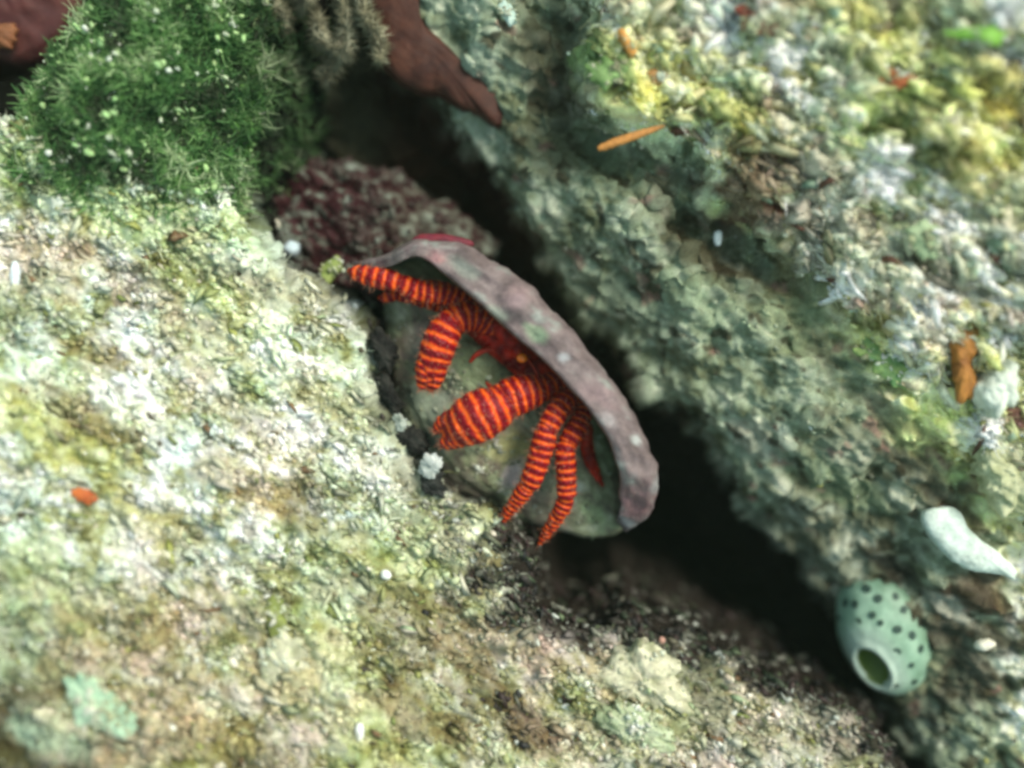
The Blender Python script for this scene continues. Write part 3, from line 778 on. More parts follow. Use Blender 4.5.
# pair stations by the knots so that both rims keep step
def knots(pts, n):
    pts = np.array(pts, float); m = len(pts) - 1
    t = np.linspace(0, m, n); i = np.minimum(t.astype(int), m - 1); f = t - i
    g = lambda k: pts[np.clip(k, 0, m)]
    p0, p1, p2, p3 = g(i - 1), g(i), g(i + 1), g(i + 2)
    f = f[:, None]
    return 0.5 * ((2 * p1) + (-p0 + p2) * f + (2 * p0 - 5 * p1 + 4 * p2 - p3) * f ** 2 + (-p0 + 3 * p1 - 3 * p2 + p3) * f ** 3)
oc = knots(out_c, no); ic = knots(in_c, no)
prof = []      # (position across: 0 inner rim .. 1 outer silhouette, height, inside flag)
crest = 0.30
for a in np.linspace(0, 1, 16):
    prof.append((a, crest * (0.86 * min(1, (a / 0.10 + 0.35)) ** 0.7 * (1 - 0.42 * a) * (1 - max(0, (a - 0.78) / 0.22) ** 2.2)), 0.0))
prof += [(1.0, -0.12, 0), (0.97, -0.30, 0), (0.88, -0.55, 0), (0.7, -0.85, 0), (0.4, -1.1, 0), (0.0, -1.25, 0),
         (-0.5, -1.2, 1), (0.1, -1.0, 1), (0.5, -0.75, 1), (0.74, -0.50, 1), (0.84, -0.25, 1), (0.80, -0.05, 1), (0.62, 0.08, 1), (0.38, 0.125, 1), (0.16, 0.14, 1), (0.04, 0.15, 1)]
prof = np.array(prof)
K = len(prof)
V = np.zeros((no, K, 3)); flag = np.zeros((no, K))
for i in range(no):
    s = i / (no - 1)
    env = min(1, s / 0.13) ** 0.6 * min(1, (1 - s) / 0.05 + 0.12) ** 0.5       # the lip thins out at both ends
    zb = 0.12 + 0.10 * math.sin(s * math.pi) - 0.35 * max(0, 0.16 - s) / 0.16 - 0.55 * max(0, s - 0.80) / 0.20
    for k in range(K):
        a, h, fl_ = prof[k]
        pxy = ic[i] + (oc[i] - ic[i]) * (a if a <= 1 else 1)
        z = zb + h * (env if h > 0 else 0.4 + 0.6 * env)
        V[i, k] = W(pxy[0], pxy[1], zb + max(h, 0))[:2] + (z,)
        flag[i, k] = fl_
V = V.reshape(-1, 3); flag = flag.ravel()
F = []
for i in range(no - 1):
    for k in range(K):
        a, b = i * K + k, i * K + (k + 1) % K
        F.append([a, a + K, b + K, b])
F.append(list(range(K))); F.append([(no - 1) * K + k for k in range(K)][::-1])
q = streak(V, 0.8, 1.1)
disp = 0.06 * fbm(q, 2.4, 3, 161.0) + 0.03 * fbm(q, 9.0, 3, 162.0)
bumpz = np.zeros(len(V))
for (px, py, rad, h) in [(517, 303, 16, 0.13), (548, 335, 12, 0.06), (625, 445, 16, 0.06), (575, 362, 10, 0.05), (470, 262, 12, 0.04), (600, 400, 16, 0.03), (640, 470, 14, 0.03)]:
    bx, by = W(px, py, 0.35)[:2]
    bumpz += h * np.exp(-(((V[:, 0] - bx) ** 2 + (V[:, 1] - by) ** 2) / (rad / 100.0) ** 2) ** 1.5) * (flag < 0.5) * (V[:, 2] > -0.1)
sta = np.repeat(np.linspace(0, 1, no), K); acr = np.tile(prof[:, 0], no)
gl = np.stack([sta * 5.0, acr * 5.5, 0 * sta], axis=1)
disp = disp + (0.035 * fbm(gl, 1.0, 3, 166.0) + 0.03 * (0.5 - cells(q, 5.0, 3.0)[0])) * (flag < 0.5)
V[:, 2] += disp + bumpz
edge_n = 0.07 * fbm(np.stack([sta * 22, 0 * sta, 0 * sta], axis=1), 1.0, 3, 167.0) * np.clip(acr, 0, 1) * (flag < 0.5)
V[:, 0] += edge_n * 0.7 + 0.6 * disp * (V[:, 2] < 0.1); V[:, 1] += edge_n * 0.7
V[:, 0] += 0.035 * fbm(np.stack([sta * 14, 0 * sta, 0 * sta], axis=1), 1.0, 2, 168.0) * (acr < 0.2) * sta
t = 0.5 + 0.25 * fbm(gl, 2.0, 3, 169.0) + 0.6 * fbm(q, 4.5, 3, 163.0) + 0.35 * fbm(q, 16.0, 2, 165.0)
lc = ramp(t, [(0.1, (0.13, 0.085, 0.085)), (0.45, (0.22, 0.155, 0.155)), (0.65, (0.28, 0.20, 0.20)), (0.85, (0.33, 0.33, 0.30)), (1.05, (0.50, 0.48, 0.45))])
patches(V, lc, [(517, 300, 13, 12, (0.42, 0.27, 0.28), 0.8), (534, 336, 13, 8, (0.34, 0.42, 0.27), 0.9), (560, 359, 6, 5, (0.52, 0.50, 0.52), 0.9),
                (440, 262, 10, 8, (0.40, 0.17, 0.18), 0.7), (465, 272, 18, 8, (0.36, 0.38, 0.32), 0.6), (603, 418, 10, 6, (0.5, 0.42, 0.42), 0.6),
                (630, 438, 6, 5, (0.55, 0.54, 0.52), 0.9), (633, 500, 22, 22, (0.30, 0.13, 0.14), 0.55), (653, 484, 6, 10, (0.46, 0.44, 0.44), 0.6), (630, 524, 12, 5, (0.60, 0.54, 0.54), 0.7),
                (595, 395, 20, 10, (0.32, 0.20, 0.21), 0.6), (400, 262, 30, 8, (0.32, 0.24, 0.23), 0.6), (500, 318, 12, 5, (0.38, 0.44, 0.34), 0.6)], fbm(q, 7.0, 2, 164.0) * 0.8)
ins = ramp(t, [(0.2, (0.14, 0.17, 0.12)), (0.6, (0.22, 0.28, 0.19)), (1.0, (0.30, 0.36, 0.26))])
lc = lc * np.array([0.76, 0.80, 0.82])
lc = np.where(flag[:, None] > 0.5, ins, lc)
lip = mesh('outer_lip', V, F, M_shell, parent=shell, col=lc)

# dark red crust along the top edge of the lip
cr, _, _ = lump('red_crust', [(412, 239), (425, 234), (448, 235), (470, 240), (474, 246), (455, 247), (430, 243), (414, 243)], 0.12, 0.07, (0.16, 0.012, 0.028), M_shell, n=60, rings=14, rough=0.02, depth=0.12, parent=shell)
cr['label'] = 'thin dark red crust along the top edge'

# ------------------------------------------------------------------ the hermit crab: limbs as swept tubes fused into one skin
LIMBS = []
def limb(pts, period, band=1.0, flat=1.0, name=''):
    """pts: (px, py, z, radius px) from tip to root"""
    LIMBS.append((np.array(pts, float), period, band, flat))
Z0 = 0.0
# upper left walking leg
limb([(349, 271, -0.02, 3), (356, 273, 0.02, 7.5), (368, 276, 0.04, 9.2), (384, 279, 0.05, 10.5), (396, 282, 0.05, 9.8), (401, 284, 0.05, 8)], 10.0)
limb([(399, 283, 0.05, 7.5), (406, 286, 0.05, 10), (416, 291, 0.04, 11.5), (421, 292, 0.04, 9)], 12.0)
limb([(414, 289, 0.04, 9), (424, 292, 0.04, 11.5), (440, 293, 0.0, 12), (456, 298, -0.05, 11), (476, 310, -0.12, 11), (500, 326, -0.2, 12)], 7.5)
# second left leg, mostly hidden behind the rock edge
limb([(379, 298, -0.22, 2.5), (387, 297, -0.2, 6), (397, 294, -0.2, 7), (415, 297, -0.22, 8), (445, 305, -0.25, 9), (475, 318, -0.28, 10)], 8.0)
# left claw: palm and arm
limb([(432, 373, 0.0, 12), (435, 358, 0.03, 15.5), (440, 342, 0.05, 16.5), (447, 328, 0.04, 15), (454, 321, 0.02, 13)], 10.5, flat=1.0)
limb([(450, 325, 0.02, 12), (461, 318, 0.0, 15), (474, 317, -0.04, 14.5), (488, 323, -0.10, 13), (508, 336, -0.18, 12)], 8.0)
limb([(423, 389, -0.04, 3), (423, 382, 0.0, 7), (426, 371, 0.02, 10.5), (431, 360, 0.02, 12.5)], 6.5)
limb([(430, 391, -0.04, 3), (433, 384, 0.0, 7), (436, 372, 0.02, 10), (436, 360, 0.02, 12.5)], 6.5)
# right claw, the larger one
limb([(454, 430, 0.04, 14), (464, 425, 0.08, 21.5), (479, 416, 0.10, 24), (494, 409, 0.08, 21.5), (504, 403, 0.05, 17)], 10.5, flat=1.0)
limb([(498, 404, 0.04, 17), (509, 399, 0.03, 18.5), (522, 394, 0.0, 18), (536, 390, -0.05, 15.5), (548, 386, -0.10, 12), (560, 376, -0.2, 11)], 8.6)
limb([(435, 433, -0.03, 3), (440, 427, 0.0, 7), (449, 422, 0.04, 11), (459, 421, 0.06, 14)], 6.0)
limb([(441, 445, -0.02, 4), (447, 442, 0.01, 8), (457, 436, 0.05, 12.5), (466, 430, 0.06, 15)], 7.0)
# lower right walking legs
limb([(500, 524, -0.28, 2.0), (506, 515, -0.20, 5), (515, 503, -0.12, 7.6), (523, 492, -0.05, 8.8), (527, 487, -0.02, 7.8)], 6.2)
limb([(526, 488, -0.02, 7), (530, 482, 0.0, 10.6), (534, 473, 0.03, 10.6), (539, 457, 0.06, 11), (544, 440, 0.08, 11.5), (547, 428, 0.08, 10.5)], 8.2)
limb([(547, 430, 0.08, 10), (553, 418, 0.07, 11.5), (562, 405, 0.02, 11), (570, 396, -0.05, 9), (572, 384, -0.15, 9)], 7.5)
limb([(539, 544, -0.34, 2.0), (545, 535, -0.28, 5), (552, 524, -0.20, 6.6), (560, 512, -0.12, 8.2), (564.5, 503, -0.07, 8.6), (566, 498, -0.05, 7.4)], 6.2)
limb([(565.5, 500, -0.05, 6.5), (566.5, 494, -0.03, 9.6), (566.5, 486, -0.02, 9.6), (566, 468, 0.02, 10.2), (565.5, 452, 0.04, 10.2), (568, 444, 0.03, 9)], 8.0)
limb([(566, 446, 0.02, 9), (573, 434, 0.01, 11), (579, 423, -0.03, 10.5), (583, 411, -0.10, 9), (580, 396, -0.2, 9)], 7.2)
# a fourth leg folded in shadow under the lip
limb([(603, 486, -0.46, 2.0), (598, 477, -0.42, 4), (591, 462, -0.40, 6.5), (587, 446, -0.38, 7), (586, 425, -0.34, 7)], 9.0, band=0.1)
# thorax, head and abdomen reaching into the shell
limb([(452, 306, -0.22, 10), (478, 322, -0.22, 16), (500, 338, -0.22, 19), (520, 356, -0.24, 18), (545, 378, -0.26, 18), (570, 395, -0.28, 16), (584, 410, -0.3, 12)], 9.0, band=0.0)
limb([(494, 322, -0.05, 6), (505, 332, -0.04, 10), (516, 345, -0.06, 9), (526, 362, -0.14, 8), (538, 378, -0.18, 8)], 9.0, band=0.0)

VV, FFc = [], []
samples = []
for li, (pts, per, band, flat) in enumerate(LIMBS):
    m = len(pts) - 1
    t = np.linspace(0, m, m * 8 + 1)
    i = np.minimum(t.astype(int), m - 1); f = (t - i)[:, None]
    g = lambda k: pts[np.clip(k, 0, m)]
    p0, p1, p2, p3 = g(i - 1), g(i), g(i + 1), g(i + 2)
    c = 0.5 * ((2 * p1) + (-p0 + p2) * f + (2 * p0 - 5 * p1 + 4 * p2 - p3) * f ** 2 + (-p0 + 3 * p1 - 3 * p2 + p3) * f ** 3)
    w3 = np.array([W(a[0], a[1], a[2]) for a in c]); rad = c[:, 3] / 100.0 * (1.07 if 2 < li < 12 else 1.03)
    arc = np.concatenate([[0], np.cumsum(np.linalg.norm(np.diff(w3, axis=0), axis=1))])
    tg = np.gradient(w3, axis=0); tg /= np.linalg.norm(tg, axis=1)[:, None]
    base = len(VV) and sum(len(v) for v in VV)
    ns = 20
    rings_ = []
    upv = np.array([0, 0, 1.0])
    for a in range(len(w3)):
        s1 = np.cross(tg[a], upv); s1 /= np.linalg.norm(s1); s2 = np.cross(s1, tg[a])
        for j in range(ns):
            th = 2 * math.pi * j / ns
            rings_.append(w3[a] + rad[a] * (math.cos(th) * s1 + math.sin(th) * s2 * 0.92))
    e0 = w3[0] - tg[0] * rad[0] * 0.8; e1 = w3[-1] + tg[-1] * rad[-1] * 0.8
    rings_ += [e0, e1]
    b0 = int(base)
    nr = len(w3)
    for a in range(nr - 1):
        for j in range(ns):
            x = b0 + a * ns + j; y = b0 + a * ns + (j + 1) % ns
            FFc.append([x, y, y + ns, x + ns])
    for j in range(ns):
        FFc.append([b0 + nr * ns, b0 + (j + 1) % ns, b0 + j])
        FFc.append([b0 + nr * ns + 1, b0 + (nr - 1) * ns + j, b0 + (nr - 1) * ns + (j + 1) % ns])
    VV.append(np.array(rings_))
    for a in range(nr):
        samples.append((*w3[a], rad[a], arc[a] / (per / 100.0) + li * 3.37, 1 - band, li, *tg[a]))
VV = np.concatenate(VV)
tmp = mesh('crab_body', VV, FFc, M_crab, smooth=True)
md = tmp.modifiers.new('fuse', 'REMESH'); md.mode = 'VOXEL'; md.voxel_size = 0.0125; md.adaptivity = 0.0
dg = bpy.context.evaluated_depsgraph_get()
me2 = bpy.data.meshes.new_from_object(tmp.evaluated_get(dg), depsgraph=dg)
tmp.modifiers.clear()
old = tmp.data; tmp.data = me2; bpy.data.meshes.remove(old)
me2.name = 'crab_body'
nv = len(me2.vertices)
co = np.zeros(nv * 3, np.float32); me2.vertices.foreach_get('co', co); co = co.reshape(-1, 3)
# light smoothing of the fused skin
ed = np.zeros(len(me2.edges) * 2, np.int32); me2.edges.foreach_get('vertices', ed); ed = ed.reshape(-1, 2)
deg = np.bincount(ed.ravel(), minlength=nv)[:, None]
for _ in range(4):
    acc = np.zeros_like(co)
    np.add.at(acc, ed[:, 0], co[ed[:, 1]]); np.add.at(acc, ed[:, 1], co[ed[:, 0]])
    co = co * 0.5 + 0.5 * acc / deg
S = np.array(samples, dtype=np.float32)
band = np.zeros(nv, np.float32); plain = np.zeros(nv, np.float32); tipv = np.zeros(nv, np.float32)
nrm = np.zeros((nv, 3), np.float32)
for a in range(0, nv, 4000):
    blk = co[a:a + 4000]
    d2 = ((blk[:, None, :] - S[None, :, :3]) ** 2).sum(2)
    dd = np.sqrt(d2) - S[None, :, 3] * 1.0
    j = dd.argmin(1)
    # continue the band count along the axis between samples
    off = ((blk - S[j, :3]) * S[j, 7:10]).sum(1)
    per = np.array([LIMBS[int(k)][1] / 100.0 for k in S[j, 6]])
    band[a:a + 4000] = S[j, 4] + off / per
    plain[a:a + 4000] = S[j, 5]
    li = S[j, 6].astype(int)
    tipv[a:a + 4000] = np.where(np.isin(li, [6, 7, 10, 11]), np.clip(1 - (S[j, 4] - li * 3.37) / 1.1, 0, 1) * 0.8, 0)
    n_ = blk - S[j, :3]; n_ -= ((n_ * S[j, 7:10]).sum(1))[:, None] * S[j, 7:10]
    nrm[a:a + 4000] = n_ / (np.linalg.norm(n_, axis=1)[:, None] + 1e-6)
cc, _v = cells(co, 16.0, 5.0)
co += nrm * (0.020 * (0.5 - cc) * (1 - 0.6 * plain) - 0.003 * np.sin(2 * math.pi * band))[:, None]
me2.vertices.foreach_set('co', co.ravel())
for nm, val in (('band', band), ('plain', plain), ('tip', tipv)):
    at_ = me2.attributes.new(nm, 'FLOAT', 'POINT'); at_.data.foreach_set('value', val)
me2.polygons.foreach_set('use_smooth', np.ones(len(me2.polygons), bool))
if not me2.materials: me2.materials.append(M_crab)
me2.update()
crab = empty('hermit_crab', W(515, 370, -0.3))
tag(crab, 'red hermit crab with narrow orange bands on claws and legs, peering out of the shell', 'crab')
tmp.name = 'crab_body'
tmp.parent = crab; tmp.location = -crab.location

M_eye = material('orange_eye', 0.2, 0.6, 0.1, (10, 30), 0.05, 40, base=(0.95, 0.20, 0.01))
M_red = material('red_antenna', 0.5, 0.4, 0.3, (10, 30), 0.1, 40, base=(0.42, 0.03, 0.012))
M_bristle = material('pale_bristles', 0.5, 0.4, 0.2, (10, 30), 0.1, 40)

def uvball(c, r, n=20, m=12, sq=(1, 1, 1)):
    V = []; F = []
    for a in range(m + 1):
        ph = math.pi * a / m
        for b in range(n):
            th = 2 * math.pi * b / n
            V.append((c[0] + r * sq[0] * math.sin(ph) * math.cos(th), c[1] + r * sq[1] * math.sin(ph) * math.sin(th), c[2] + r * sq[2] * math.cos(ph)))
    for a in range(m):
        for b in range(n):
            F.append([a * n + b, (a + 1) * n + b, (a + 1) * n + (b + 1) % n, a * n + (b + 1) % n])
    return V, F

def tube(pts, rads, ns=10, jitter=0.0):
    pts = np.array(pts, float); rads = np.array(rads, float)
    tg = np.gradient(pts, axis=0); tg /= np.linalg.norm(tg, axis=1)[:, None] + 1e-9
    V, F = [], []
    ref = np.array([0.13, 0.21, 0.97])
    for a in range(len(pts)):
        s1 = np.cross(tg[a], ref); s1 /= np.linalg.norm(s1); s2 = np.cross(s1, tg[a])
        for j in range(ns):
            th = 2 * math.pi * j / ns
            r = rads[a] * (1 + jitter * random.uniform(-1, 1))
            V.append(pts[a] + r * (math.cos(th) * s1 + math.sin(th) * s2))
    for a in range(len(pts) - 1):
        for j in range(ns):
            F.append([a * ns + j, a * ns + (j + 1) % ns, (a + 1) * ns + (j + 1) % ns, (a + 1) * ns + j])
    F.append(list(range(ns))[::-1]); F.append([(len(pts) - 1) * ns + j for j in range(ns)])
    return V, F

def curve3(p, n):
    p = np.array(p, float)
    q_ = knots(p, n)
    return q_[:, :-1], q_[:, -1]

ex = W(522, 358, 0.10)
V_, F_ = uvball(ex, 0.052, 24, 14, (1.05, 0.9, 1.0))
eye = mesh('eye', V_, F_, M_eye, parent=crab)
a_ = [(*W(522, 358, 0.07), 0.036), (*W(520, 352, -0.02), 0.036), (*W(514, 343, -0.1), 0.045), (*W(506, 334, -0.15), 0.05)]
p_, r_ = curve3(a_, 14); V_, F_ = tube(p_, r_, 12)
mesh('eyestalk', V_, F_, M_red, parent=crab)
V_, F_ = uvball(W(504, 351, -0.1), 0.03, 16, 10)
e2 = mesh('eye', V_, F_, M_red, parent=crab); e2['label'] = 'second eye, dull red'
for nm_, pts_ in (('antenna', [(470, 362, -0.14, .018), (476, 355, -0.10, .026), (486, 350, -0.1, .03), (498, 350, -0.14, .034)]),
                  ('antenna', [(540, 386, -0.02, .004), (536, 372, 0.05, .009), (530, 362, 0.02, .014), (524, 352, -0.1, .02)]),
                  ('mouthpart', [(499, 425, -0.22, .012), (503, 418, -0.2, .03), (510, 408, -0.2, .035)]),
                  ('mouthpart', [(486, 382, -0.2, .012), (492, 388, -0.16, .03), (505, 392, -0.12, .035)])):
    p_, r_ = curve3([(*W(a, b, c_), d_) for a, b, c_, d_ in pts_], 14)
    V_, F_ = tube(p_, r_, 10, 0.06)
    mesh(nm_, V_, F_, M_red, parent=crab)
# short pale bristles, thickest on the claw tips and legs
bw_ = (1 - plain) * (nrm[:, 2] > -0.3) * (0.25 + 2.5 * (tipv > 0.05))
bi = rng.choice(nv, size=1500, p=(bw_ / bw_.sum()).astype(np.float64) / (bw_ / bw_.sum()).astype(np.float64).sum())
bd = nrm[bi] * 0.8 + rng.normal(size=(1500, 3)) * 0.35 - S[0, 7:10] * 0
bd /= np.linalg.norm(bd, axis=1)[:, None]
br, _ = filaments('bristles', co[bi], bd, 0.02 + 0.06 * rng.random(1500) ** 2, np.full(1500, 0.0035), mixcol(np.tile([[0.50, 0.22, 0.13]], (1500, 1)), 1500, 1.0), M_bristle, '', '', segs=2)
br['kind'] = 'stuff'; br.parent = crab; br.location = -crab.location

# ------------------------------------------------------------------ sea squirt at the lower right
squirt = empty('sea_squirt', W(880, 640, -1.4))
tag(squirt, 'pale green barrel sea squirt with dark dots and one open siphon, lower right', 'sea squirt')
sq_c = np.array(W(884, 628, -1.05))
ax_l = np.array([34, -127.0, 0]); ax_l = np.array([0.26, -0.965, 0]); ax_p = np.array([0.965, 0.26, 0]); ax_z = np.array([0, 0, 1.0])
A_, B_, C_ = 0.74, 0.50, 0.46
def sq_pt(u):      # u: point near the unit sphere (perp, long, z)
    u = np.asarray(u)
    taper = 1 - 0.10 * u[..., 1:2] * 0 
    return sq_c + u[..., 0:1] * B_ * ax_p + u[..., 1:2] * A_ * ax_l + u[..., 2:3] * C_ * ax_z
pole = np.array([-0.66, 0.42, 0.62]); pole /= np.linalg.norm(pole)
t1 = np.cross(pole, [1, 0.2, 0]); t1 /= np.linalg.norm(t1); t2 = np.cross(pole, t1)
nseg = 96
op = math.radians(22)
V = []; rows = 0
for th in list(np.linspace(math.pi - 0.02, op + 0.12, 60)):
    for j in range(nseg):
        ph = 2 * math.pi * j / nseg
        V.append(pole * math.cos(th) + math.sin(th) * (math.cos(ph) * t1 + math.sin(ph) * t2))
    rows += 1
for th, r in ((op + 0.07, 1.03), (op + 0.03, 1.045), (op, 1.03), (op - 0.025, 0.99), (op - 0.03, 0.94)):
    for j in range(nseg):
        ph = 2 * math.pi * j / nseg
        V.append(r * (pole * math.cos(th) + math.sin(th) * (math.cos(ph) * t1 + math.sin(ph) * t2)))
    rows += 1
U = np.array(V)
rowi = np.repeat(np.arange(rows), nseg)
P3 = sq_pt(U)
P3 = P3 + (U * 0.02) * fbm(P3, 3.0, 3, 171.0)[:, None] * 1.5
F = []
for r in range(rows - 1):
    for j in range(nseg):
        F.append([r * nseg + j, r * nseg + (j + 1) % nseg, (r + 1) * nseg + (j + 1) % nseg, (r + 1) * nseg + j])
nn = 0.5 + 0.6 * fbm(P3, 5.0, 3, 172.0)
sc_ = ramp(nn, [(0.1, (0.20, 0.30, 0.23)), (0.5, (0.34, 0.46, 0.38)), (0.9, (0.55, 0.66, 0.57))])
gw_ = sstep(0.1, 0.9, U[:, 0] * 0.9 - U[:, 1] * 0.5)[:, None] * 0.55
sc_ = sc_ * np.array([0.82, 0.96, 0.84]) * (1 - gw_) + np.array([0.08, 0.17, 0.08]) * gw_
rim = sstep(50, 63, rowi)[:, None]
sc_ = sc_ * (1 - rim * 0.8) + np.array([0.62, 0.72, 0.62]) * rim * 0.8
M_squirt = material('sea_squirt_tunic', 0.45, 0.45, 0.15, (9, 40), 0.2, 60, sss=0.15)
mesh('tunic', P3, F, M_squirt, parent=squirt, col=sc_)
V = []; rws = 0
for th, r in ((op - 0.015, 0.985), (op - 0.02, 0.90), (op - 0.01, 0.78), (op + 0.0, 0.62), (op - 0.1, 0.48), (op - 0.25, 0.40), (0.03, 0.36)):
    for j in range(48):
        ph = 2 * math.pi * j / 48
        V.append(r * (pole * math.cos(th) + math.sin(th) * (math.cos(ph) * t1 + math.sin(ph) * t2)))
    rws += 1
F = []
for r in range(rws - 1):
    for j in range(48):
        F.append([r * 48 + j, r * 48 + (j + 1) % 48, (r + 1) * 48 + (j + 1) % 48, (r + 1) * 48 + j])
F.append([(rws - 1) * 48 + j for j in range(48)])
mesh('siphon_lining', sq_pt(np.array(V)), F, material('siphon_lining', 0.5, 0.4, 0.2, (8, 30), 0.1, 40, base=(0.13, 0.19, 0.035)), parent=squirt)
# dark pores: shallow dark dimples set round with a paler rim
M_pore = material('pore_dark', 0.6, 0.3, 0.2, (20, 50), 0.1, 60, base=(0.035, 0.07, 0.055))
pv = [(0, 0, 0.25)]; pf = []
for r_, h_ in ((0.45, 0.22), (0.8, 0.12), (1.0, -0.25)):
    for j in range(12):
        pv.append((r_ * math.cos(j * math.pi / 6), r_ * math.sin(j * math.pi / 6), h_))
for j in range(12):
    pf.append([0, 1 + j, 1 + (j + 1) % 12])
    for r in range(2):
        a = 1 + r * 12 + j; b = 1 + r * 12 + (j + 1) % 12
        pf.append([a, a + 12, b + 12, b])
pore0 = None
for (zx, zy) in [(272, 295), (222, 332), (277, 348), (313, 380), (369, 373), (210, 393), (240, 397), (296, 432), (322, 457), (252, 452), (376, 478), (422, 497), (395, 415), (373, 550), (420, 592), (337, 318), (385, 330), (365, 655), (430, 645), (450, 540), (190, 440)]:
    px, py = 780 + zx / 3.2, 480 + zy / 3.2
    # walk down the viewing line until it meets the tunic
    hit = None
    for z in np.linspace(-0.45, -1.2, 160):
        w = np.array(W(px, py, z)) - sq_c
        u = np.array([w @ ax_p / B_, w @ ax_l / A_, w[2] / C_])
        if u @ u <= 1.0:
            hit = u; break
    if hit is None: continue
    if hit @ pole > math.cos(op + 0.1): continue
    nrm_ = hit[0] / B_ * ax_p + hit[1] / A_ * ax_l + hit[2] / C_ * ax_z
    nrm_ /= np.linalg.norm(nrm_)
    if pore0 is None:
        pore0 = mesh('pore', pv, pf, M_pore, parent=squirt); po = pore0
    else:
        po = pore0.copy(); sc.collection.objects.link(po); po.parent = squirt
    po.rotation_mode = 'QUATERNION'
    po.rotation_quaternion = Vector(nrm_).to_track_quat('Z', 'Y')
    po.location = Vector(sq_pt(hit)) + Vector(nrm_) * 0.010 - squirt.location
    s_ = 0.045 * random.uniform(0.75, 1.15)
    po.scale = (s_, s_ * random.uniform(0.8, 1.2), s_ * 0.12)

# ------------------------------------------------------------------ sponges, flakes and other growths
def zpt(px, py, P, extra=0.0):
    """height of a rock surface under a point of the photograph"""
    k = (CAM_Z - P[:, 2]) / CAM_Z
    d = (P[:, 0] / k * 100 + 512 - px) ** 2 + (384 - P[:, 1] / k * 100 - py) ** 2
    j = np.argsort(d)[:40]
    return float(np.max(P[j, 2])) + extra

def Z7(l): return [(850 + x / 4.52, 290 + y / 4.52) for x, y in l]
def Z5(l): return [(780 + x / 3.2, 480 + y / 3.2) for x, y in l]
def Z6(l): return [(256 + x / 4.0, y / 4.0) for x, y in l]
def two(c1, c2, f=5.0, seed=200.0):
    return lambda V, q, h: ramp(0.5 + 0.7 * fbm(q, f, 3, seed) + 0.15 * h, [(0.15, c1), (0.85, c2)])

RIMS = []
def growth(name, outline, rock, label, cat, cols, thick=0.06, extra=0.0, mat=None, **kw):
    c = np.mean(outline, axis=0)
    z = zpt(c[0], c[1], rock) + extra
    col2 = (tuple(np.array(cols[0]) * 0.75), tuple(np.array(cols[1]) * 1.12))
    o, v_, n_ = lump(name, outline, z, thick, two(*col2, 7.0), mat or M_soft, **{'ragged': 0.5, 'rs': (4.0, 12.0, 26.0), **kw})
    v_ = v_[v_[:, 2] > z - 0.05]
    if not any(k in label for k in ('hanging', 'flap', 'triangular', 'orange brown crust', 'chip')): RIMS.append(v_)
    o['label'] = label; o['category'] = cat
    return o

growth('sponge', Z5([(470, 105), (540, 85), (575, 105), (590, 140), (640, 190), (700, 235), (750, 285), (755, 322), (700, 300), (610, 290), (540, 245), (500, 205), (465, 150)]), PR,
       'pale bluish white folded flap of sponge, above and right of the sea squirt', 'sponge', ((0.60, 0.74, 0.66), (0.76, 0.84, 0.76)), 0.10, 0.08, rough=0.02, ragged=0.12, n=120, depth=0.3)
growth('sponge', Z7([(735, 310), (650, 360), (590, 420), (575, 470), (620, 550), (650, 590), (690, 530), (745, 520), (752, 400)]), PR,
       'white triangular sponge slab beside the orange brown crust at the right edge', 'sponge', ((0.56, 0.64, 0.54), (0.76, 0.80, 0.70)), 0.14, 0.10, ragged=0.25, rough=0.05, depth=0.4)
growth('sponge', Z7([(430, 130), (500, 115), (560, 150), (590, 230), (545, 330), (565, 420), (520, 500), (480, 480), (465, 330), (440, 240)]), PR,
       'orange brown crust of sponge left of the white triangular slab', 'sponge', ((0.28, 0.10, 0.02), (0.46, 0.20, 0.04)), 0.08, 0.07, ragged=0.35, rough=0.05)
growth('sponge', Z7([(70, 230), (180, 250), (240, 320), (262, 440), (200, 450), (130, 380), (90, 310), (20, 290)]), PR,
       'flat lime green crust below the upper ledge of the boulder', 'sponge', ((0.16, 0.36, 0.14), (0.34, 0.44, 0.14)), 0.05, 0.0, rough=0.06)
RED_TOP = np.array([[*W(425, 45, -0.50)]] * 50)
growth('sponge', Z6([(480, -200), (620, -160), (660, 60), (740, 160), (830, 250), (900, 330), (960, 335), (992, 380), (985, 440), (955, 488), (880, 445), (800, 410), (700, 372), (600, 340), (500, 250), (470, 120), (450, -40)]), RED_TOP,
       'smooth red brown sponge hanging over the top of the crevice', 'sponge', ((0.055, 0.015, 0.010), (0.085, 0.028, 0.016)), 0.16, 0.0, ragged=0.14, rough=0.035, rs=(1.6, 5.0, 14.0), n=160, rings=40, depth=0.8, centre=(425, 45))
s_, _, _ = lump('sponge', [(-60, -60), (40, -70), (110, -50), (95, -5), (78, 18), (62, 38), (45, 58), (20, 66), (-10, 60), (-70, 60)], -0.75, 0.25, two((0.06, 0.014, 0.016), (0.12, 0.035, 0.028), 3.0), M_soft, rough=0.08, depth=1.5)
s_['label'] = 'dark maroon sponge in the top left corner behind the green algae'; s_['category'] = 'sponge'
growth('sponge', [(-20, 24), (5, 22), (18, 34), (14, 46), (-4, 50), (-24, 44)], np.array([[*W(0, 34, -0.5)]] * 50), 'dull orange knob on the maroon sponge, top left corner', 'sponge', ((0.14, 0.05, 0.02), (0.26, 0.10, 0.04)), 0.08, 0.0, rough=0.03)
growth('sponge', [(868, 76), (890, 70), (910, 74), (914, 84), (905, 92), (893, 90), (884, 84), (872, 84)], PR, 'small rust red sponge spot in the bright upper right growth', 'sponge', ((0.22, 0.05, 0.015), (0.42, 0.12, 0.04)), 0.05, 0.0, rough=0.05)
